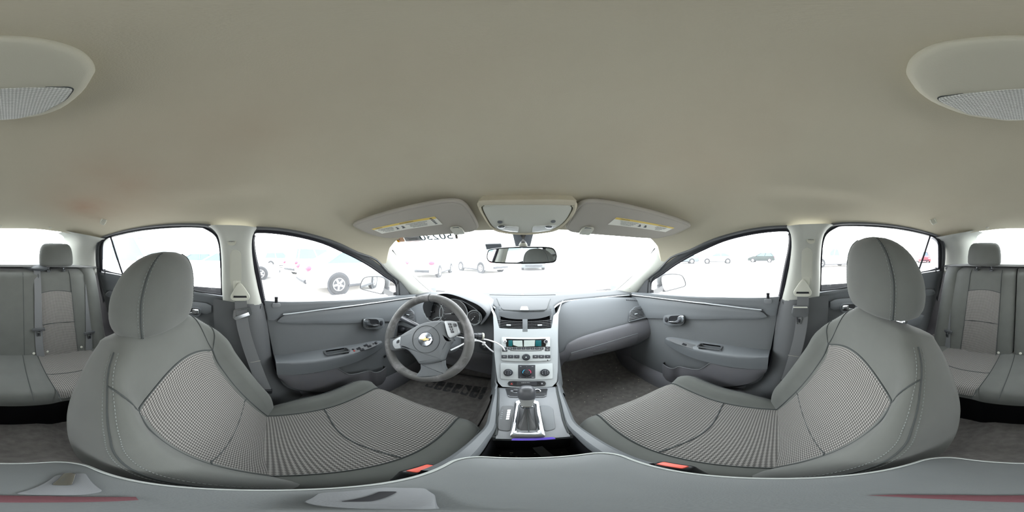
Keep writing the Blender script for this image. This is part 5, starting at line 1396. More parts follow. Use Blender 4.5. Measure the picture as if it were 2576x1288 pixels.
for t, sc_ in ((0, 1.0), (.12, .80), (.35, .52), (.6, .40), (.8, .34), (1, .30)):
    c = cI.lerp(neck, t); rr_ = []
    for k, p in enumerate(foot):
        d = p - cI; d.y *= lerp(1, .45, t); d.x *= (1.0 - .25*sin(pi*min(1, t*1.4))*abs(sin(k/24*4*pi))*0); rr_.append(c + d*max(sc_, .0) + V((0, 0, .012*sin(pi*t)*0)))
    rings.append(rr_)
MB().loft(rings).build('gaiter', MATS['gaiter'], GS, ang=80)
MB().tube([rings[k][0].lerp(rings[k][12], .5)*0 + min(rings[k], key=lambda p: p.y) + V((0, -.0008, 0)) for k in range(len(rings))], .0012, 6).build('gaiter_seam', MATS['seam'], GS)
ax = (kc - cI).normalized(); ax = V((0, .42, .9)).normalized(); R = V((0, 0, 1)).rotation_difference(ax).to_matrix()
mat('knob_leather', '#4a4c50', .35, grain=.15, spec=.5); mat('knob_grey', '#8d8f8e', .45)
def kring(h, rx, ry): return [neck + R @ V((rx*math.copysign(abs(cos(2*pi*k/28))**.8, cos(2*pi*k/28)), ry*math.copysign(abs(sin(2*pi*k/28))**.8, sin(2*pi*k/28)), h)) for k in range(28)]
MB().loft([kring(-.004, .0125, .012), kring(.0, .0135, .013), kring(.012, .0145, .014), kring(.028, .0175, .0165), kring(.030, .0180, .017)]).build('knob_collar', MATS['knob_grey'], GS)
MB().loft([kring(.0302, .0184, .0175), kring(.034, .0200, .019), kring(.046, .0215, .0205), kring(.058, .0208, .0198), kring(.067, .0175, .0168), kring(.072, .012, .0115), kring(.0735, .005, .005)]).build('shift_knob', MATS['knob_leather'], GS, ang=70)
MB().lathe([(.0150, -.004), (.0155, .002), (.0138, .004)], neck, ax, 24).build('knob_ring', MATS['chrome'], GS)

# ------------------------------------------------------------------ steering column, stalks, wheel
TH = radians(27); WC = V((-.350, .490, -.323)); WN = V((0, -cos(TH), sin(TH))); WU = V((0, sin(TH), cos(TH)))
SCO = root('steering_column', 'grey steering column shroud with control stalks and ignition lock', 'steering column')
rings = []
for t, a_, b_ in ((0, .050, .048), (.05, .056, .055), (.4, .060, .060), (1, .065, .070)):
    c = WC - WN*lerp(.03, .22, t) + V((0, 0, -.012)); rings.append([c + V((1, 0, 0))*a_*cos(2*pi*k/24) + WU*b_*sin(2*pi*k/24) for k in range(24)])
MB().loft(rings).build('shroud', MATS['dash_mid'], SCO, ang=60)
a, b = onY(1060, 824, .56), onY(1008, 799, .60)
tp_ = [a.lerp(b, t) for t in (-.5, 0, .25, .5, .55, .8, .97, 1.02)]
MB().tube(tp_, [.008, .008, .011, .0125, .0115, .013, .012, .005], 14).build('turn_signal_stalk', MATS['knob_dark'], SCO)
a, b = onY(1160, 842, .56), onY(1214, 846, .60)
MB().tube([a.lerp(b, t) for t in (-.4, 0, .55, .6, .72, .74, .97, 1.01)], [.007, .008, .011, .0125, .0125, .0145, .0145, .010], 16).build('wiper_stalk', MATS['knob_dark'], SCO)
c = onY(1212, 846, .592); MB().lathe([(.0146, 0), (.0146, .006)], c, (b - a), 18).build('stalk_ring', MATS['pale_plastic'], SCO)
c = DS(1222, 868, .006)
IG = MB().lathe([(.030, -.01), (.030, .006), (.027, .010), (.016, .011), (0, .011)], c, (0, -1, .35), 26).build('ignition_bezel', MATS['knob_dark'], SCO)
MB().lathe([(.012, .010), (.012, .020), (.009, .022), (0, .022)], c, (0, -1, .35), 20).build('ignition_lock', MATS['chrome'], IG)
for k in range(2): pass
WT = mat('rim_leather', '#575756', .55, grain=.4, gscale=260, vary=.12, vscale=18, dirt='#a5a3a6', dscale=14, damt=.55, spec=.4)
mat('hub_plastic', '#696d70', .55, grain=.2, gscale=1200, spec=.35)
SWH = root('steering_wheel', 'worn grey three spoke steering wheel in front of the driver seat', 'steering wheel')
wf = frame(WC, (1, 0, 0), WU)   # z axis of wf = x cross WU -> towards the driver
sg_ = 1 if (wf(0, 0, 1) - WC).dot(WN) > 0 else -1
def wp(a, b, c=0.0): return wf(a, b, c*sg_)
def WP(px, py, up=0.0): return onP(px, py, WC + WN*up, WN)
RR = .1690
rings = []
for k in range(72):
    a = 2*pi*k/72; rad = V((cos(a), sin(a))); low = exp(-((a - radians(270+12))/.42)**2) * .0; rr_ = .0158 + .0012*sin(a*3+1)**2
    rings.append([wp((RR + rr_*cos(q)*1.0)*rad.x, (RR + rr_*cos(q))*rad.y, rr_*1.12*sin(q)) for q in [2*pi*j/16 for j in range(16)]])
rings.append(rings[0])
MB().loft(rings, caps=False).build('rim', MATS['rim_leather'], SWH, ang=80)
mb = MB()
for aa in (97,):
    a = radians(aa); rad = V((cos(a), sin(a))); mb.tube([wp((RR + .0168*cos(q))*rad.x, (RR + .0168*cos(q))*rad.y, .0185*sin(q)) for q in [2*pi*j/20 for j in range(20)]], .0011, 5, closed=True)
mb.build('rim_seam', MATS['seam'], SWH)
def wprism(px, up, h, name, m, parent, bev=.004, rr_=.008, sm=False):
    P = [WP(x, y, up) for x, y in px]; P = smooth(P, 4, True) if sm else rpoly(P, rr_)
    return MB().prism(P, WN*h, bev, 3).build(name, MATS[m] if isinstance(m, str) else m, parent, ang=50)
pad = [(1019,845),(1030,838),(1045,829),(1062,819),(1080,812.5),(1100,809),(1121,808),(1127,820),(1131,840),(1138,852),(1146,848),(1146,858),(1139,866),(1133,878),(1128,892),(1124,905),(1098,912),(1066,915),(1060,905),(1051,894),(1040,883),(1030,878),(1019,877),(1017,862)]
HB = wprism(pad, -.006, .036, 'airbag_hub', 'hub_plastic', SWH, .012, .006)
# hub's round outline and emblem
ec = WP(1070.5, 853.5, .0302)
er = .0335; ef = frame(ec, (1, 0, 0), WU)
def efp(a, b, c=0.0): 
    r_ = radians(10); return ef(a*cos(r_) - b*sin(r_), a*sin(r_) + b*cos(r_), c*sg_)
MB().tube([efp(.0535*cos(2*pi*k/60), .0535*sin(2*pi*k/60), .0002) for k in range(60)], .0011, 6, closed=True).build('hub_groove', MATS['seam'], HB)
mat('emblem_disc', '#7e8287', .15, metal=.9); mat('emblem_gold', '#C9B27C', .3, metal=.6)
EM = MB().lathe([(.0285, 0), (.0285, .002), (.0265, .004), (.0255, .0028), (0, .0045)], efp(0, 0, .0), WN, 40).build('emblem_disc', MATS['emblem_disc'], HB, ang=50)
bow = [(-.0215, -.0045), (-.0165, .0055), (-.0060, .0055), (-.0045, .0095), (.0075, .0095), (.0065, .0055), (.0215, .0055), (.0165, -.0045), (.0060, -.0045), (.0045, -.0085), (-.0075, -.0085), (-.0065, -.0045)]
o2 = [efp(a*1.02, b*1.04, .0046) for a, b in bow]; MB().prism(o2, WN*.0022, .0008).build('emblem_edge', MATS['chrome'], HB)
o2 = [efp(a*.85, b*.78, .0062) for a, b in bow]; MB().prism(o2, WN*.0012, .0004).build('bowtie_emblem', MATS['emblem_gold'], HB)
# spokes
SPK = MATS['hub_plastic']
wprism([(985,848),(1000,850),(1022,842),(1022,880),(1000,884),(983,880)], -.014, .024, 'spoke', 'dark_plastic', SWH, .006)
wprism([(1118,812),(1152,810),(1178,808),(1182,850),(1162,840),(1138,852)], -.014, .024, 'spoke', 'dark_plastic', SWH, .006)
wprism([(1066,912),(1124,902),(1124,918),(1130,930),(1142,940),(1120,952),(1085,956),(1050,948),(1062,936),(1068,926)], -.012, .028, 'spoke', 'hub_plastic', SWH, .008)
MB().tube([WP(1066, 914.5, .0175), WP(1095, 912, .0178), WP(1124, 904.5, .0175)], .0013, 6).build('spoke_gap', MATS['seam'], SWH)
mat('wheel_silver', '#A9ADB0', .38, metal=.2)
LC = wprism([(992,858),(1004,850),(1019,844),(1016,860),(1021,876),(998,878.5),(992,868)], .008, .012, 'control_pad', 'wheel_silver', SWH, .003, .006)
RCp = wprism([(1121.5,808.5),(1136,808),(1151,810),(1155,822),(1161,837),(1150,845),(1137,852),(1131,845),(1126,828)], .008, .018, 'control_pad', 'wheel_silver', SWH, .003, .006)
def wbtn(q, name, parent, up): return wprism(q, up, .003, name, 'knob_dark', parent, .001, .002)
for k in range(4):
    x, y = 1126.5 + 2.3*k, 813.2 + 6.4*k
    b_ = wbtn([(x, y), (x + 8, y - .2), (x + 9.4, y + 5), (x + 1.6, y + 5.4)], 'wheel_button', RCp, .0255)
    text('button_print', ('+', '|', 'O', '-')[k], frame(WP(x + 4.8, y + 2.5, .0288), (1, 0, 0), WU), .005, 'print_white', b_, .0001)
wbtn([(1139.5,814),(1148,813.5),(1150.5,821),(1142,822.5)], 'wheel_button', RCp, .0255)
for k in range(3):
    x, y = 1010.5 - 1.6*k, 850 + 6.8*k
    b_ = wbtn([(x, y), (x + 5.5, y - 1.5), (x + 4.2, y + 4.6), (x - 1.2, y + 5.4)], 'wheel_button', LC, .0195)
wbtn([(999,857),(1005,854),(1004,862),(998,864)], 'wheel_button', LC, .0195)

# ------------------------------------------------------------------ white cable tie looped through the ignition
TI = root('cable_tie', 'white plastic cable tie loop hanging from the ignition key', 'cable tie')
pa = [onY(1150, 846, .555), onY(1165, 850, .57), onY(1180, 853, .60), onY(1198, 853, .63), onY(1222, 854, .645), onY(1245, 861, .64), onY(1262, 871, .635), onY(1269, 881, .63), onY(1266, 888, .63), onY(1252, 890, .635), onY(1238, 883, .65), onY(1225, 872, .66), onY(1217, 863, .665), onY(1208, 858.5, .65), onY(1196, 857, .63), onY(1175, 861, .59), onY(1155, 871, .565), onY(1134, 881, .54)]
MB().tube(smooth(pa, 5), .0032, 8).build('loop', MATS['white'], TI)
MB().box(onY(1217, 864, .662), (.010, .010, .018), Matrix.Rotation(.4, 4, 'Y'), bev=.002).build('tie_head', MATS['white'], TI)

# ------------------------------------------------------------------ floor mat heel pad
FM = root('floor_mat', 'worn dark floor mat with ribbed heel pad under the steering wheel', 'floor mat')
rows = [[V((x, y, fz(x, y) + .010 + .004)) for x in [-.60 + .46*j/14 for j in range(15)]] for y in [.36 + .60*i/16 for i in range(17)]]
MB().grid(rows).build('mat_sheet', MATS['carpet'], FM, solid=-.006)
mat('heel_rubber', '#2d2d2f', .55, dirt='#8a857c', dscale=30, damt=.5)
for k in range(7):
    t0, t1 = (k + .06)/7, (k + .90)/7
    tl = lambda t: (lerp(1081, 1236, t), lerp(955.5, 978, t)); bl_ = lambda t: (lerp(1066, 1221, t), lerp(973, 1007, t))
    P = [onZ(*tl(t0), -.913), onZ(*tl(t1), -.913), onZ(*bl_(t1), -.913), onZ(*bl_(t0), -.913)]
    for p in P: p.z = fz(p.x, p.y) + .0150
    MB().prism(rpoly(P, .012), (0, 0, .006), .002).build('heel_pad', MATS['heel_rubber'], FM)
# ------------------------------------------------------------------ sun visors
def ontilt(px, py, base, gy, gx=0.0, k=1.0):
    """sight line meets the plane z = base + gy*(.58-y) - gx*(|x|-.2); k draws the point nearer along the line"""
    d = ray(px, py); sgn = -1 if d.x < 0 else 1
    # cz + t dz = base + gy*(.58 - cy - t dy) - gx*(sgn*(cx + t dx) - .2)
    t = (base + gy*(.58 - CAM.y) - gx*(sgn*CAM.x - .2) - CAM.z)/(d.z + gy*d.y + gx*sgn*d.x)
    return CAM + d*t*k
mat('label_white', '#dcdcd2', .6); mat('label_yellow', '#dcc267', .6); mat('label_ink', '#55575a', .7)
VIS = [(894,566),(950,547),(1020,529),(1076,517),(1125,510),(1153,511.5),(1171,522),(1188,546),(1199,570),(1194,578.5),(1174,584),(1090,591),(985,598.5),(950,594),(929,588),(901,575)]
for s in (-1, 1):
    fx = (lambda x: x) if s < 0 else (lambda x: 2626 - x)
    def VP(x, y, k=.95): return ontilt(fx(x), y + (0 if s < 0 else 1), .09, .406, .2, k)
    SV = root('sun_visor', 'grey fabric sun visor with yellow warning label above the steering wheel' if s < 0 else 'grey fabric sun visor with yellow warning label above the passenger side dashboard', 'sun visor', 'sun visors')
    P = smooth([VP(x, y) for x, y in VIS], 3, True); n = (P[10]-P[0]).cross(P[30]-P[0]).normalized()
    if n.z < 0: n = -n
    MB().prism(P, n*.020, .007, 3).build('visor_board', MATS['visor_cloth'], SV, ang=60)
    rim = MB().tube([p + n*.008 for p in P], .0075, 8, closed=True).build('visor_piping', MATS['visor_cloth'], SV, ang=80)
    q = [(934.5,575.5),(1094,544.5),(1113.5,564),(961,587.5)]
    if s > 0: q = [(2626-1697,571.5),(2626-1551,545.5),(2626-1529,563.5),(2626-1674,582.5)]
    c4 = [VP(x, y, .9485) for x, y in q]
    lab = MB().prism(c4, -n*.0006).build('warning_label', MATS['label_white'], SV)
    # yellow strip and print: frame runs along the label as read from below
    A, B_, C_, D_ = c4
    a_, b_ = (A, B_) if s < 0 else (A, B_)
    up0 = (D_ - A)
    st = [A, B_, B_.lerp(C_, .22), A.lerp(D_, .22)]
    MB().prism([p - n*.0008 for p in st], -n*.0003).build('label_strip', MATS['label_yellow'], lab)
    X = (B_ - A).normalized() if s < 0 else (A - B_).normalized()
    Yv = -up0.normalized(); L_ = (B_ - A).length; H_ = up0.length
    o0 = A if s < 0 else B_
    o1 = D_ if s < 0 else C_
    def lf(u, v): return frame(o0.lerp(A if s > 0 else B_, u).lerp(o1.lerp(D_ if s > 0 else C_, u), v) - n*.0014, X, Yv)
    if s < 0:
        text('label_print', 'AVERTISSEMENT', lf(.58, .11), H_*.15, 'label_ink', lab, .0001); text('label_print', 'WARNING', lf(.12, .11), H_*.13, 'label_ink', lab, .0001)
        for k in range(5): MB().strap([lf(.93, .14 + .16*k)(-.004, 0), lf(.93, .14 + .16*k)(.004, 0)], H_*.09, .0003, n).build('label_bar', MATS['label_ink'], lab)
        for k in range(4): text('label_print', ('SEE YOUR OWNER MANUAL', 'CHILDREN 12 AND UNDER', 'SIT IN THE REAR SEAT', 'WITH SEAT BELTS')[k], lf(.19, .34 + .15*k), H_*.10, 'label_ink', lab, .0001); text('label_print', ('LES ENFANTS DE 12 ANS OU MOINS', 'SIEGE ARRIERE TOUJOURS', 'NE JAMAIS PLACER UN SIEGE', 'CEINTURES DE SECURITE')[k], lf(.69, .34 + .15*k), H_*.10, 'label_ink', lab, .0001)
        pic = .40
    else:
        text('label_print', '! WARNING', lf(.14, .11), H_*.15, 'label_ink', lab, .0001); text('label_print', '! AVERTISSEMENT', lf(.78, .11), H_*.12, 'label_ink', lab, .0001)
        for k in range(4): text('label_print', ('EVEN WITH ADVANCED AIR BAGS', 'CHILDREN CAN BE INJURED', 'THE BACK SEAT IS SAFEST', 'ALWAYS USE BELTS')[k], lf(.25, .34 + .15*k), H_*.10, 'label_ink', lab, .0001); text('label_print', ('MEME AVEC COUSSINS', 'LES ENFANTS PEUVENT', 'SIEGE ARRIERE', 'CEINTURES')[k], lf(.80, .34 + .15*k), H_*.10, 'label_ink', lab, .0001)
        pic = .50
    for k in (-1, 1):
        f_ = lf(pic, .60); MB().prism([f_(k*.011 + a, b) for a, b in ((-.005, -.007), (.006, -.006), (.004, .001), (.001, .007), (-.004, .006), (-.001, 0))], -n*.0003).build('label_pictogram', MATS['label_ink'], lab)
    P = [VP(x, y, .945) for x, y in ((1131,571),(1137,568.5),(1152,567.5),(1163,572),(1170,583.5),(1143,586))]
    cl = MB().prism(rpoly(P, .006), -n*.010, .003).build('visor_clip', MATS['pale_plastic'], SV)
    P = [VP(x, y, .922) for x, y in ((1143,579.5),(1158,577.5),(1162,583),(1148,585))]
    MB().prism(P, -n*.0006).build('clip_slot', MATS['rubber'], cl)
    P = [VP(x, y, .922) for x, y in ((1138,572.5),(1153,571),(1157,575),(1141,577))]
    MB().prism(rpoly(P, .002), -n*.0008).build('clip_pad', MATS['dash_mid'], cl)

# ------------------------------------------------------------------ overhead console
def OP(x, y, k=1.0): return ontilt(x, y, .092, .37, 0, k)
OH = root('overhead_console', 'grey overhead console with two reading lamps between the sun visors', 'overhead console')
bez = [(1201,517),(1204,508),(1213,504.5),(1323,502.5),(1440,503.5),(1449,508),(1452,518),(1441,543),(1405,577.5),(1368,584.5),(1325,588),(1284,586.5),(1243,578),(1216,547)]
inn = [(1211,525),(1215,517),(1226,514.5),(1323,514),(1430,515),(1438,518),(1441,526.5),(1425,553.5),(1399,573.5),(1357,583),(1316,586.3),(1274,583),(1243,574),(1227,555.5)]
P = smooth([OP(x, y, .98) for x, y in bez], 3, True); I = smooth([OP(x, y, .98) for x, y in inn], 3, True); N_ = V((0, .37, 1)).normalized()
m_ = [a.lerp(b, .5) - N_*.006 for a, b in zip(P, I)]
MB().grid([[sum(P, V())/len(P) + (p - sum(P, V())/len(P))*.90 + N_*.03 for p in P + P[:1]], [sum(P, V())/len(P) + (p - sum(P, V())/len(P))*.985 + N_*.005 for p in P + P[:1]], P + P[:1], m_ + m_[:1], [p - N_*.002 for p in I + I[:1]], [p + N_*.01 for p in I + I[:1]]], uv=False).build('console_bezel', MATS['headliner'], OH, ang=60)
c = sum(I, V())/len(I); I2 = [c + (p - c)*.975 for p in I]
PNL = MB().prism([p + N_*.010 for p in I2], -N_*.0125, .004, 3).build('console_panel', MATS['pale_plastic'], OH)
MB().prism([p + N_*.012 for p in I], N_*.002).build('console_gap', MATS['seam'], OH)
for k in range(8):
    t = (k - 3.5)/4; x0 = 1239 + 12.5*t; hgt = 6.2*sqrt(max(.05, 1 - t*t))
    a, b = OP(x0 + hgt*.55 , 533.5 + t*2.0 - hgt, .9755), OP(x0 - hgt*.55, 533.5 + t*2.0 + hgt, .9755)
    MB().strap([a, b], .0024, .0006, N_).build('microphone_slot', MATS['seam'], PNL)
for x, y in ((1257.5, 557.5), (1391.5, 556)):
    MB().lathe([(.0085, 0), (.0075, .003), (0, .0035)], OP(x, y, .976), -N_, 18).build('lamp_button', MATS['dash_mid'], PNL)
mat('lens_clear', '#d3d6d2', .12, spec=.7, coat=.5)
for ol, (bx_, by_) in (([(1247,568),(1254,566.5),(1303,568.5),(1306,571),(1304,582.5),(1280,581),(1258,576)], (1261, 571)), ([(1339,571),(1342,567.5),(1392,565),(1400.5,565.5),(1397,571),(1384,578),(1362,582),(1338,583)], (1381, 571))):
    P2 = rpoly([OP(x, y, .9755) for x, y in ol], .004)
    rl = MB().prism(P2, -N_*.003, .0015).build('reading_lamp', MATS['lens_clear'], OH)
    MB().tube(P2, .0012, 5, closed=True).build('lamp_rim', MATS['seam'], rl)
    MB().ell(OP(bx_, by_, .966), (.014, .012, .005), n=18, m=8).build('lamp_bulb', MATS['chrome'], rl)

# ------------------------------------------------------------------ interior mirror
IM = root('rear_view_mirror', 'wide black framed rear view mirror hanging at the windscreen top', 'rear view mirror')
mn = V((-.276, -.961, -.03)).normalized(); mp = V((-.012, .56, 0))
mo = [(1224,646),(1226,634),(1232,626.5),(1260,622.5),(1300,620.5),(1350,620),(1382,621.5),(1394,626),(1400,636),(1401.5,647),(1397,658),(1384,662),(1350,663.5),(1300,664),(1250,662.5),(1231,659),(1225.5,653)]
G = [onP(x, y, mp, mn) for x, y in mo]; c = sum(G, V())/len(G)
Gs = smooth(G, 3, True); rings = [[c + (g - c)*q - mn*d for g in Gs] for q, d in ((1.0, 0), (.99, .012), (.90, .026), (.6, .034), (.2, .036))]
Gi_ = [g + q*.0050 for g, q in zip(Gs, inset_dirs(Gs, mn))]
if (Gi_[0]-c).length > (Gs[0]-c).length: Gi_ = [g - q*.0050 for g, q in zip(Gs, inset_dirs(Gs, mn))]
rings = [Gi_, [g.lerp(h_, .5) + mn*.003 for g, h_ in zip(Gi_, Gs)]] + rings
MB().loft(rings).build('mirror_shell', MATS['black_plastic'], IM, ang=60)
Gi = [g + q*.0050 for g, q in zip(Gs, inset_dirs(Gs, mn))]
if (Gi[0]-c).length > (Gs[0]-c).length: Gi = [g - q*.0050 for g, q in zip(Gs, inset_dirs(Gs, mn))]
mb = MB(); P = [p + mn*.0010 for p in Gi]; mb.add(P, [tuple(range(len(P)))]); mb.build('mirror_pane', MATS['mirror_glass'], IM, flat=True)
top = hit(1316, 592, WS) + V((0, -.008, -.002)); bal = onY(1316, 616, .59)
MB().tube([top, top.lerp(bal, .3), top.lerp(bal, .5), top.lerp(bal, .8), bal, c - mn*.03], [.011, .006, .006, .012, .014, .010], 14).build('mirror_stem', MATS['black_plastic'], IM)
MB().lathe([(.015, -.006), (.016, 0), (.013, .006)], bal, (0, 0, 1), 18).build('ball_collar', MATS['pale_plastic'], IM)

# ------------------------------------------------------------------ things stuck on the windscreen
TG = root('toll_tag', 'small grey tag stuck on the windscreen beside the mirror', 'tag')
def WSo(px, py, o=.006): return hit(px, py, lambda p: WS(p) + o)
P = [WSo(x, y) for x, y in ((1220,612.5),(1261,611),(1263,619),(1258,624.5),(1224,625))]
wn = V((0, -1, -1.6)).normalized()
MB().prism(rpoly(P, .006), wn*.006, .002).build('tag_case', MATS['grey_patch'], TG)
P = [WSo(x, y, .014) for x, y in ((1226,614.5),(1257,613.5),(1258,618),(1228,619))]
MB().prism(P, wn*.0006).build('tag_window', MATS['pale_plastic'], TG)
ST = root('windscreen_sticker', 'lot number sticker seen from behind below the driver sun visor', 'sticker')
paper('sticker_white', '#f6f7f8', .7); paper('sticker_yellow', '#c99a10', .35); paper('sticker_grey', '#6e6864', .3); paper('sticker_orange', '#c9762a', .35); paper('sticker_ink', '#45585c', .15)
def sq(pts, name, m, o=.006, parent=ST):
    P = [WSo(x, y, o) for x, y in pts]; return MB().prism(P, wn*.0004).build(name, MATS[m], parent)
BASE = sq([(985,590),(1152,580),(1156,601),(1070,606.5),(1000,610)], 'sticker_sheet', 'sticker_white', .004)
sq([(984,588),(1009,586),(1020,607),(1001,609.5)], 'yellow_corner', 'sticker_yellow', .005)
sq([(1009,586),(1052,583),(1066,603.5),(1021,606.5)], 'grey_panel', 'sticker_grey', .005)
sq([(1021,607),(1066,604),(1069,605.5),(1024,609)], 'orange_band', 'sticker_orange', .005)
sq([(1143,582),(1149,582),(1152,600),(1146,600)], 'barcode_strip', 'sticker_grey', .005)
o_ = WSo(1100, 600.5, .0062); X_ = (WSo(1135, 599, .0062) - WSo(1060, 603, .0062)).normalized(); Yw = V((0, -.85, .53)); f_ = frame(o_, X_, Yw)
# number printed to be read from outside, so it is reversed in here
text('lot_number', '50230', f_, .060, 'sticker_ink', BASE, .0002, mirror=True, cx=0, cy=.019, cz=.005)
f2 = frame(WSo(1040, 601, .0066), X_, Yw); 
for k in range(2): text('small_print', ('AUCTION LOT', 'ITEM NUMBER')[k], f2, .0075, 'seam', BASE, .0001, mirror=True, cy=.008 - .011*k, cz=.004)
f3 = frame(WSo(1006, 603, .0066), X_, Yw); text('corner_mark', 'X', f3, .020, 'seam', BASE, .0001, mirror=True, cy=.004, cz=.004)

# ------------------------------------------------------------------ dome lamp
DL = root('dome_lamp', 'oval grey dome lamp with ribbed clear lens on the headliner', 'dome lamp')
ol = [(2281,175),(2297,147),(2349,116.5),(2414,103.5),(2501,95),(2576,93.5),(2663,99),(2741,116.5),(2789,140),(2813,171),(2808.6,192),(2780,234),(2728,273),(2663,292.5),(2576,301.5),(2523,302),(2436,290),(2362,264),(2314,234),(2286,198)]
ZD = .2135
mat('dome_plastic', '#B9B6A6', .6, grain=.1, spec=.25)
O_ = smooth([onZ(x, y, ZD) for x, y in ol], 3, True); c = sum(O_, V())/len(O_)
MB().loft([[c + (p - c)*q + V((0, 0, dz)) for p in O_] for q, dz in ((1.0, .012), (1.005, .003), (1.0, 0), (.97, -.004), (.90, -.0065), (.7, -.009), (.3, -.010))]).build('lamp_housing', MATS['dome_plastic'], DL, ang=60)
ln = [(2356,246),(2414,236),(2490,228),(2576,222),(2663,219),(2750,220),(2761,225),(2741,251),(2685,282),(2620,297),(2576,299.5),(2523,299.5),(2436,286),(2370,257)]
L_ = [onZ(x, y, ZD - .0085) for x, y in ln]
mat('lens_ribbed', '#a9aaa4', .15, spec=.7, coat=.4, weave=('#cfd0ca',   .0030, .0030))
Lr = rpoly(L_, .006); lm = MB().prism(Lr, (0, 0, -.003), .0012); 
uv = {}
for k, f in enumerate(lm.f): lm.uv[k] = [(lm.v[i].x, lm.v[i].y) for i in f]
lm.build('lamp_lens', MATS['lens_ribbed'], DL)
MB().tube([p + V((0, 0, .0002)) for p in Lr], .0013, 5, closed=True).build('lens_gap', MATS['seam'], DL)

bx = [(min(v.co[k] for v in ce.data.vertices), max(v.co[k] for v in ce.data.vertices)) for k in range(3)]; bc = V((0, 0, bx[2][0])) + V(((bx[0][0]+bx[0][1])/2, (bx[1][0]+bx[1][1])/2, 0))
def onHL(px, py): return hit(px, py, HL, .05, 2.5)
add_stain(MATS['headliner'], [(onHL(x, y) - bc, r, c_, k) for x, y, r, c_, k in ((215, 520, .36, '#a8785f', .36), (320, 460, .40, '#a5806a', .30), (640, 330, .30, '#a58d78', .22), (1790, 410, .26, '#a58570', .22), (900, 400, .25, '#9c9280', .25))])
# ------------------------------------------------------------------ coat hooks and header studs
for px in (262, 2346):
    s = -1 if px < 1000 else 1
    c = hit(px, 553, HL, .2, 2.5); d = (CAM - c).normalized(); X_ = V((0, 0, 1)).cross(d).normalized(); Y_ = d.cross(X_); f_ = frame(c + d*.002, X_, Y_)
    HK = root('coat_hook', 'small grey folding coat hook on the roof lining %s' % ('behind the driver' if s < 0 else 'behind the front passenger'), 'coat hook', 'coat hooks')
    R_ = Matrix.Rotation(radians(-30*s*-1), 3, 'Z')
    def g(a, b, z=0.0):
        an = radians(30 if s > 0 else -30); return f_(a*cos(an) - b*sin(an), a*sin(an) + b*cos(an), z)
    MB().prism([g(a, b) for a, b in rrect(.022, .050, .010)], d*.005, .002).build('hook_plate', MATS['pale_plastic'], HK)
    MB().tube([g(-.010, .004, .004), g(-.012, -.010, .012), g(-.010, -.022, .018), g(.010, -.022, .018), g(.012, -.010, .012), g(.010, .004, .004)], .0035, 8).build('hook_arm', MATS['pale_plastic'], HK)
for px, py in ((2, 567), (126, 571), (2484, 571)):
    c = hit(px, py, HL, .2, 2.5); d = (CAM - c).normalized()
    MB().lathe([(.011, -.003), (.010, .002), (.004, .003), (0, .003)], c, d, 14).build('lining_stud', MATS['pale_plastic'], ce)
# ------------------------------------------------------------------ other vehicles on the lot
mat('tyre', '#2e2f31', .85); mat('alloy', '#c9ccd0', .35, metal=.4); mat('car_glass', '#50646a', .3, spec=.3); mat('car_trim', '#303236', .6)
mat('tail_red', '#b4344c', .3); mat('head_clear', '#cfd4d8', .15)
PAINT = {'white': '#e7e8e8', 'silver': '#b9bdc0', 'dark': '#2e3635', 'grey': '#5b6265', 'red': '#8c2f35', 'pale': '#dcdedd'}
for k_, v_ in PAINT.items(): mat('paint_' + k_, v_, .4, coat=.1 if k_ in ('dark', 'grey') else .4, spec=.3) if 'paint_' + k_ not in MATS else None
KINDS = {  # length, half width, belt, roof, bonnet height, cabin (belt rear, belt front, roof rear, roof front), wheel r, wheelbase
    'sedan': (4.7, .90, .98, 1.45, .90, (-1.95, 1.05, -1.15, .25), .33, 2.75),
    'hatch': (4.2, .88, .98, 1.47, .92, (-2.0, .95, -1.55, .10), .32, 2.6),
    'suv': (4.7, .94, 1.08, 1.76, 1.05, (-2.3, .90, -2.05, .20), .37, 2.7),
    'pickup': (5.4, .98, 1.12, 1.80, 1.08, (-.55, 1.05, -.40, .35), .40, 3.3)}
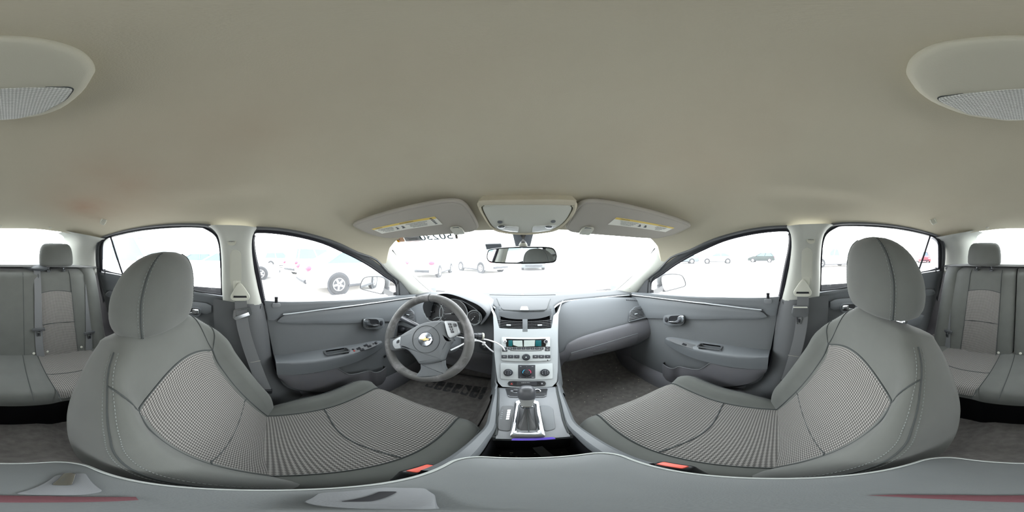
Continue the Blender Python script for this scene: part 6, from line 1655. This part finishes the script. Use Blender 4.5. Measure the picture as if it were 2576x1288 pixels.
def parked_car(kind, paint, pos, head, label, detail=True):
    L, w, belt, roof, bon, (br, bf, rr0, rf0), wr, wb = KINDS[kind]
    R = Matrix.Rotation(head, 3, 'Z'); P0 = V((pos[0], pos[1], -1.18))
    def T(x, y, z): return P0 + R @ V((x, y, z))       # x forward, y left
    B = root('parked_car', label, 'car', 'cars parked outside')
    h = L/2; pm = MATS['paint_' + paint]
    prof = [(-h, .42), (-h + .02, .75), (-h + .12, belt - .02), (br, belt + .01), (bf, belt), (bf + .4, bon + .02), (h - .35, bon - .14), (h - .05, .66), (h, .45), (h - .08, .25), (-h + .10, .25)]
    if kind == 'pickup': prof[3] = (-.6, belt)
    rings = []
    for q, ins_, dz in ((-1, .10, -.0), (-.985, .03, 0), (-.94, 0, 0), (-.5, 0, .02), (0, 0, .03), (.5, 0, .02), (.94, 0, 0), (.985, .03, 0), (1, .10, 0)):
        cz_ = .6; rings.append([T(x*(1 - ins_/h), q*w, cz_ + (z - cz_)*(1 - ins_*.9) + (dz if z > belt - .3 else 0)) for x, z in prof])
    MB().loft(rings).build('body', pm, B, ang=45)
    def rect(x0, x1, yw, z, n=4):
        r = .12; return [T(a, b, z) for a, b in [(x1, -yw + r), (x1 + .04, 0), (x1, yw - r), (x1 - r, yw), (x0 + r, yw), (x0, yw - r), (x0 - .03, 0), (x0, -yw + r), (x0 + r, -yw), (x1 - r, -yw)]]
    g = [rect(lerp(br, rr0, t), lerp(bf, rf0, t), lerp(w*.93, w*.74, t), lerp(belt - .01, roof - .05, t)) for t in (0, .5, 1)]
    MB().loft(g).build('greenhouse', MATS['car_glass'], B, ang=30)
    MB().loft([rect(rr0 - .02, rf0 + .02, w*.75, roof - .06), rect(rr0, rf0, w*.74, roof - .02), rect(rr0 + .15, rf0 - .12, w*.62, roof)]).build('roof', pm, B)
    for q in (-1, 1):
        for a, b in ((br + .1, rr0 + .05), (lerp(br, bf, .5), lerp(rr0, rf0, .5)), (bf - .1, rf0 - .05)):
            MB().tube([T(a, q*w*.925, belt - .02), T(b, q*w*.745, roof - .05)], .045, 6).build('pillar', pm, B)
        for x in (-wb/2, wb/2):
            c = T(x, q*(w - .10), wr); ax = R @ V((0, q, 0))
            MB().lathe([(wr + .06, .075), (wr + .06, .104), (wr, .106), (0, .106)], c, ax, 24).build('wheel_arch', MATS['car_trim'], B)
            ty = MB().lathe([(wr*.62, -.08), (wr*.92, -.09), (wr, -.06), (wr, .10), (wr*.93, .128), (wr*.66, .124), (wr*.62, .10)], c, ax, 28).build('wheel', MATS['tyre'], B)
            rim = MB().lathe([(wr*.64, .10), (wr*.62, .123), (wr*.56, .118), (wr*.55, .06), (0, .05)], c, ax, 28); u = ax.orthogonal().normalized(); v_ = ax.cross(u)
            for k in range(5):
                a = 2*pi*k/5; dd = u*cos(a) + v_*sin(a); rim.strap([c + ax*.115 + dd*.02, c + ax*.112 + dd*wr*.6], [.07, .055], .02, ax)
            rim.build('alloy_rim', MATS['alloy'], ty)
        MB().ell(T(h - .10, q*(w - .22), .70), (.12, .20, .09), Matrix.Rotation(head, 4, 'Z'), 12, 8).build('headlamp', MATS['head_clear'], B)
        MB().ell(T(-h + .06, q*(w - .16), .84), (.10, .17, .11), Matrix.Rotation(head, 4, 'Z'), 12, 8).build('tail_lamp', MATS['tail_red'], B)
        MB().tube([T(-wb/2 + wr, q*(w - .01), .27), T(wb/2 - wr, q*(w - .01), .27)], .05, 6).build('sill', MATS['car_trim'], B)
        MB().ell(T(bf - .25, q*(w + .08), belt + .06), (.06, .10, .07), Matrix.Rotation(head, 4, 'Z'), 10, 6).build('door_mirror', pm, B)
    MB().tube([T(h + .01, -w*.7, .42), T(h + .03, 0, .42), T(h + .01, w*.7, .42)], .07, 6).build('front_bumper', MATS['car_trim'], B)
    MB().tube([T(-h - .01, -w*.7, .42), T(-h - .03, 0, .42), T(-h - .01, w*.7, .42)], .07, 6).build('rear_bumper', MATS['car_trim'], B)
    return B
N_ = pi/2
parked_car('sedan', 'white', (-5.45, 3.55), N_, 'white sedan with alloy wheels parked close outside the steering wheel side front window')
parked_car('suv', 'white', (-11.2, 3.7), N_ + .35, 'white sport utility car parked behind the nearest white sedan')
parked_car('sedan', 'silver', (-9.3, -1.65), N_, 'silver car nose showing just ahead of the driver side door pillar')
parked_car('suv', 'pale', (-19, 2.2), N_ - .5, 'pale car far off between the silver car and the white sport utility car')
parked_car('suv', 'white', (-3.75, -3.3), N_, 'tall white car parked right alongside the rear door behind the driver')
parked_car('sedan', 'grey', (-12, -4.6), N_ + .3, 'grey car beyond the bonnet of the tall white car alongside')
parked_car('hatch', 'dark', (25.8, 2.6), N_, 'dark green hatchback parked far off across the open lot')
parked_car('sedan', 'white', (21.0, 8.2), N_ + .4, 'white car far off between the dark hatchback and the grey car')
parked_car('sedan', 'grey', (18.6, 12.6), N_ + .7, 'grey car far off nearest the passenger side door mirror')
parked_car('pickup', 'white', (15.6, -5.3), N_ + .2, 'white pickup truck far off beside the passenger side rear window')
parked_car('hatch', 'grey', (19.5, -9.6), N_ + .3, 'grey hatchback far off behind the white pickup truck')
parked_car('suv', 'red', (17, -21), N_ + .8, 'red car far off seen through the tinted quarter glass')
parked_car('suv', 'grey', (.9, 15.0), -N_, 'grey car facing the bonnet straight ahead below the mirror')
parked_car('sedan', 'white', (-5.6, 9.2), N_ + .2, 'white sedan ahead beyond the steering wheel side windscreen pillar')
parked_car('suv', 'pale', (-3.3, 12.4), N_ + .9, 'pale car ahead beyond the steering wheel through the windscreen')
# ------------------------------------------------------------------ shift to the ground, put each root at its thing's base
bpy.context.view_layer.update()
def kids(o): return [c for c in bpy.data.objects if c.parent == o]
_by = {}
for o in bpy.data.objects:
    if o.parent: _by.setdefault(o.parent, []).append(o)
for o in list(bpy.data.objects):
    if o.parent or o.type not in ('MESH', 'EMPTY') or o.get('done'): continue
    fam = [o]; i = 0
    while i < len(fam): fam += _by.get(fam[i], []); i += 1
    lo = V((1e9,)*3); hi = V((-1e9,)*3)
    for q in fam:
        if q.type == 'MESH' and q.data.vertices:
            for b in q.bound_box:
                for k in range(3): lo[k] = min(lo[k], b[k]); hi[k] = max(hi[k], b[k])
    if lo.x > 1e8: continue
    base = V(((lo.x+hi.x)/2, (lo.y+hi.y)/2, lo.z))
    for q in fam:
        if q.type == 'MESH':
            c = base
            if q.parent:       # part: its own centre becomes its origin
                bb = [V(b) for b in q.bound_box]; c = sum(bb, V())/8
            q.data.transform(Matrix.Translation(-c)); q['_c'] = (c.x, c.y, c.z)
        else: q['_c'] = (base.x, base.y, base.z)
    for q in fam:
        c = V(q['_c']); pc = V(q.parent['_c']) if q.parent else V((0, 0, -Z0)); q.location = c - pc
    for q in fam: del q['_c']
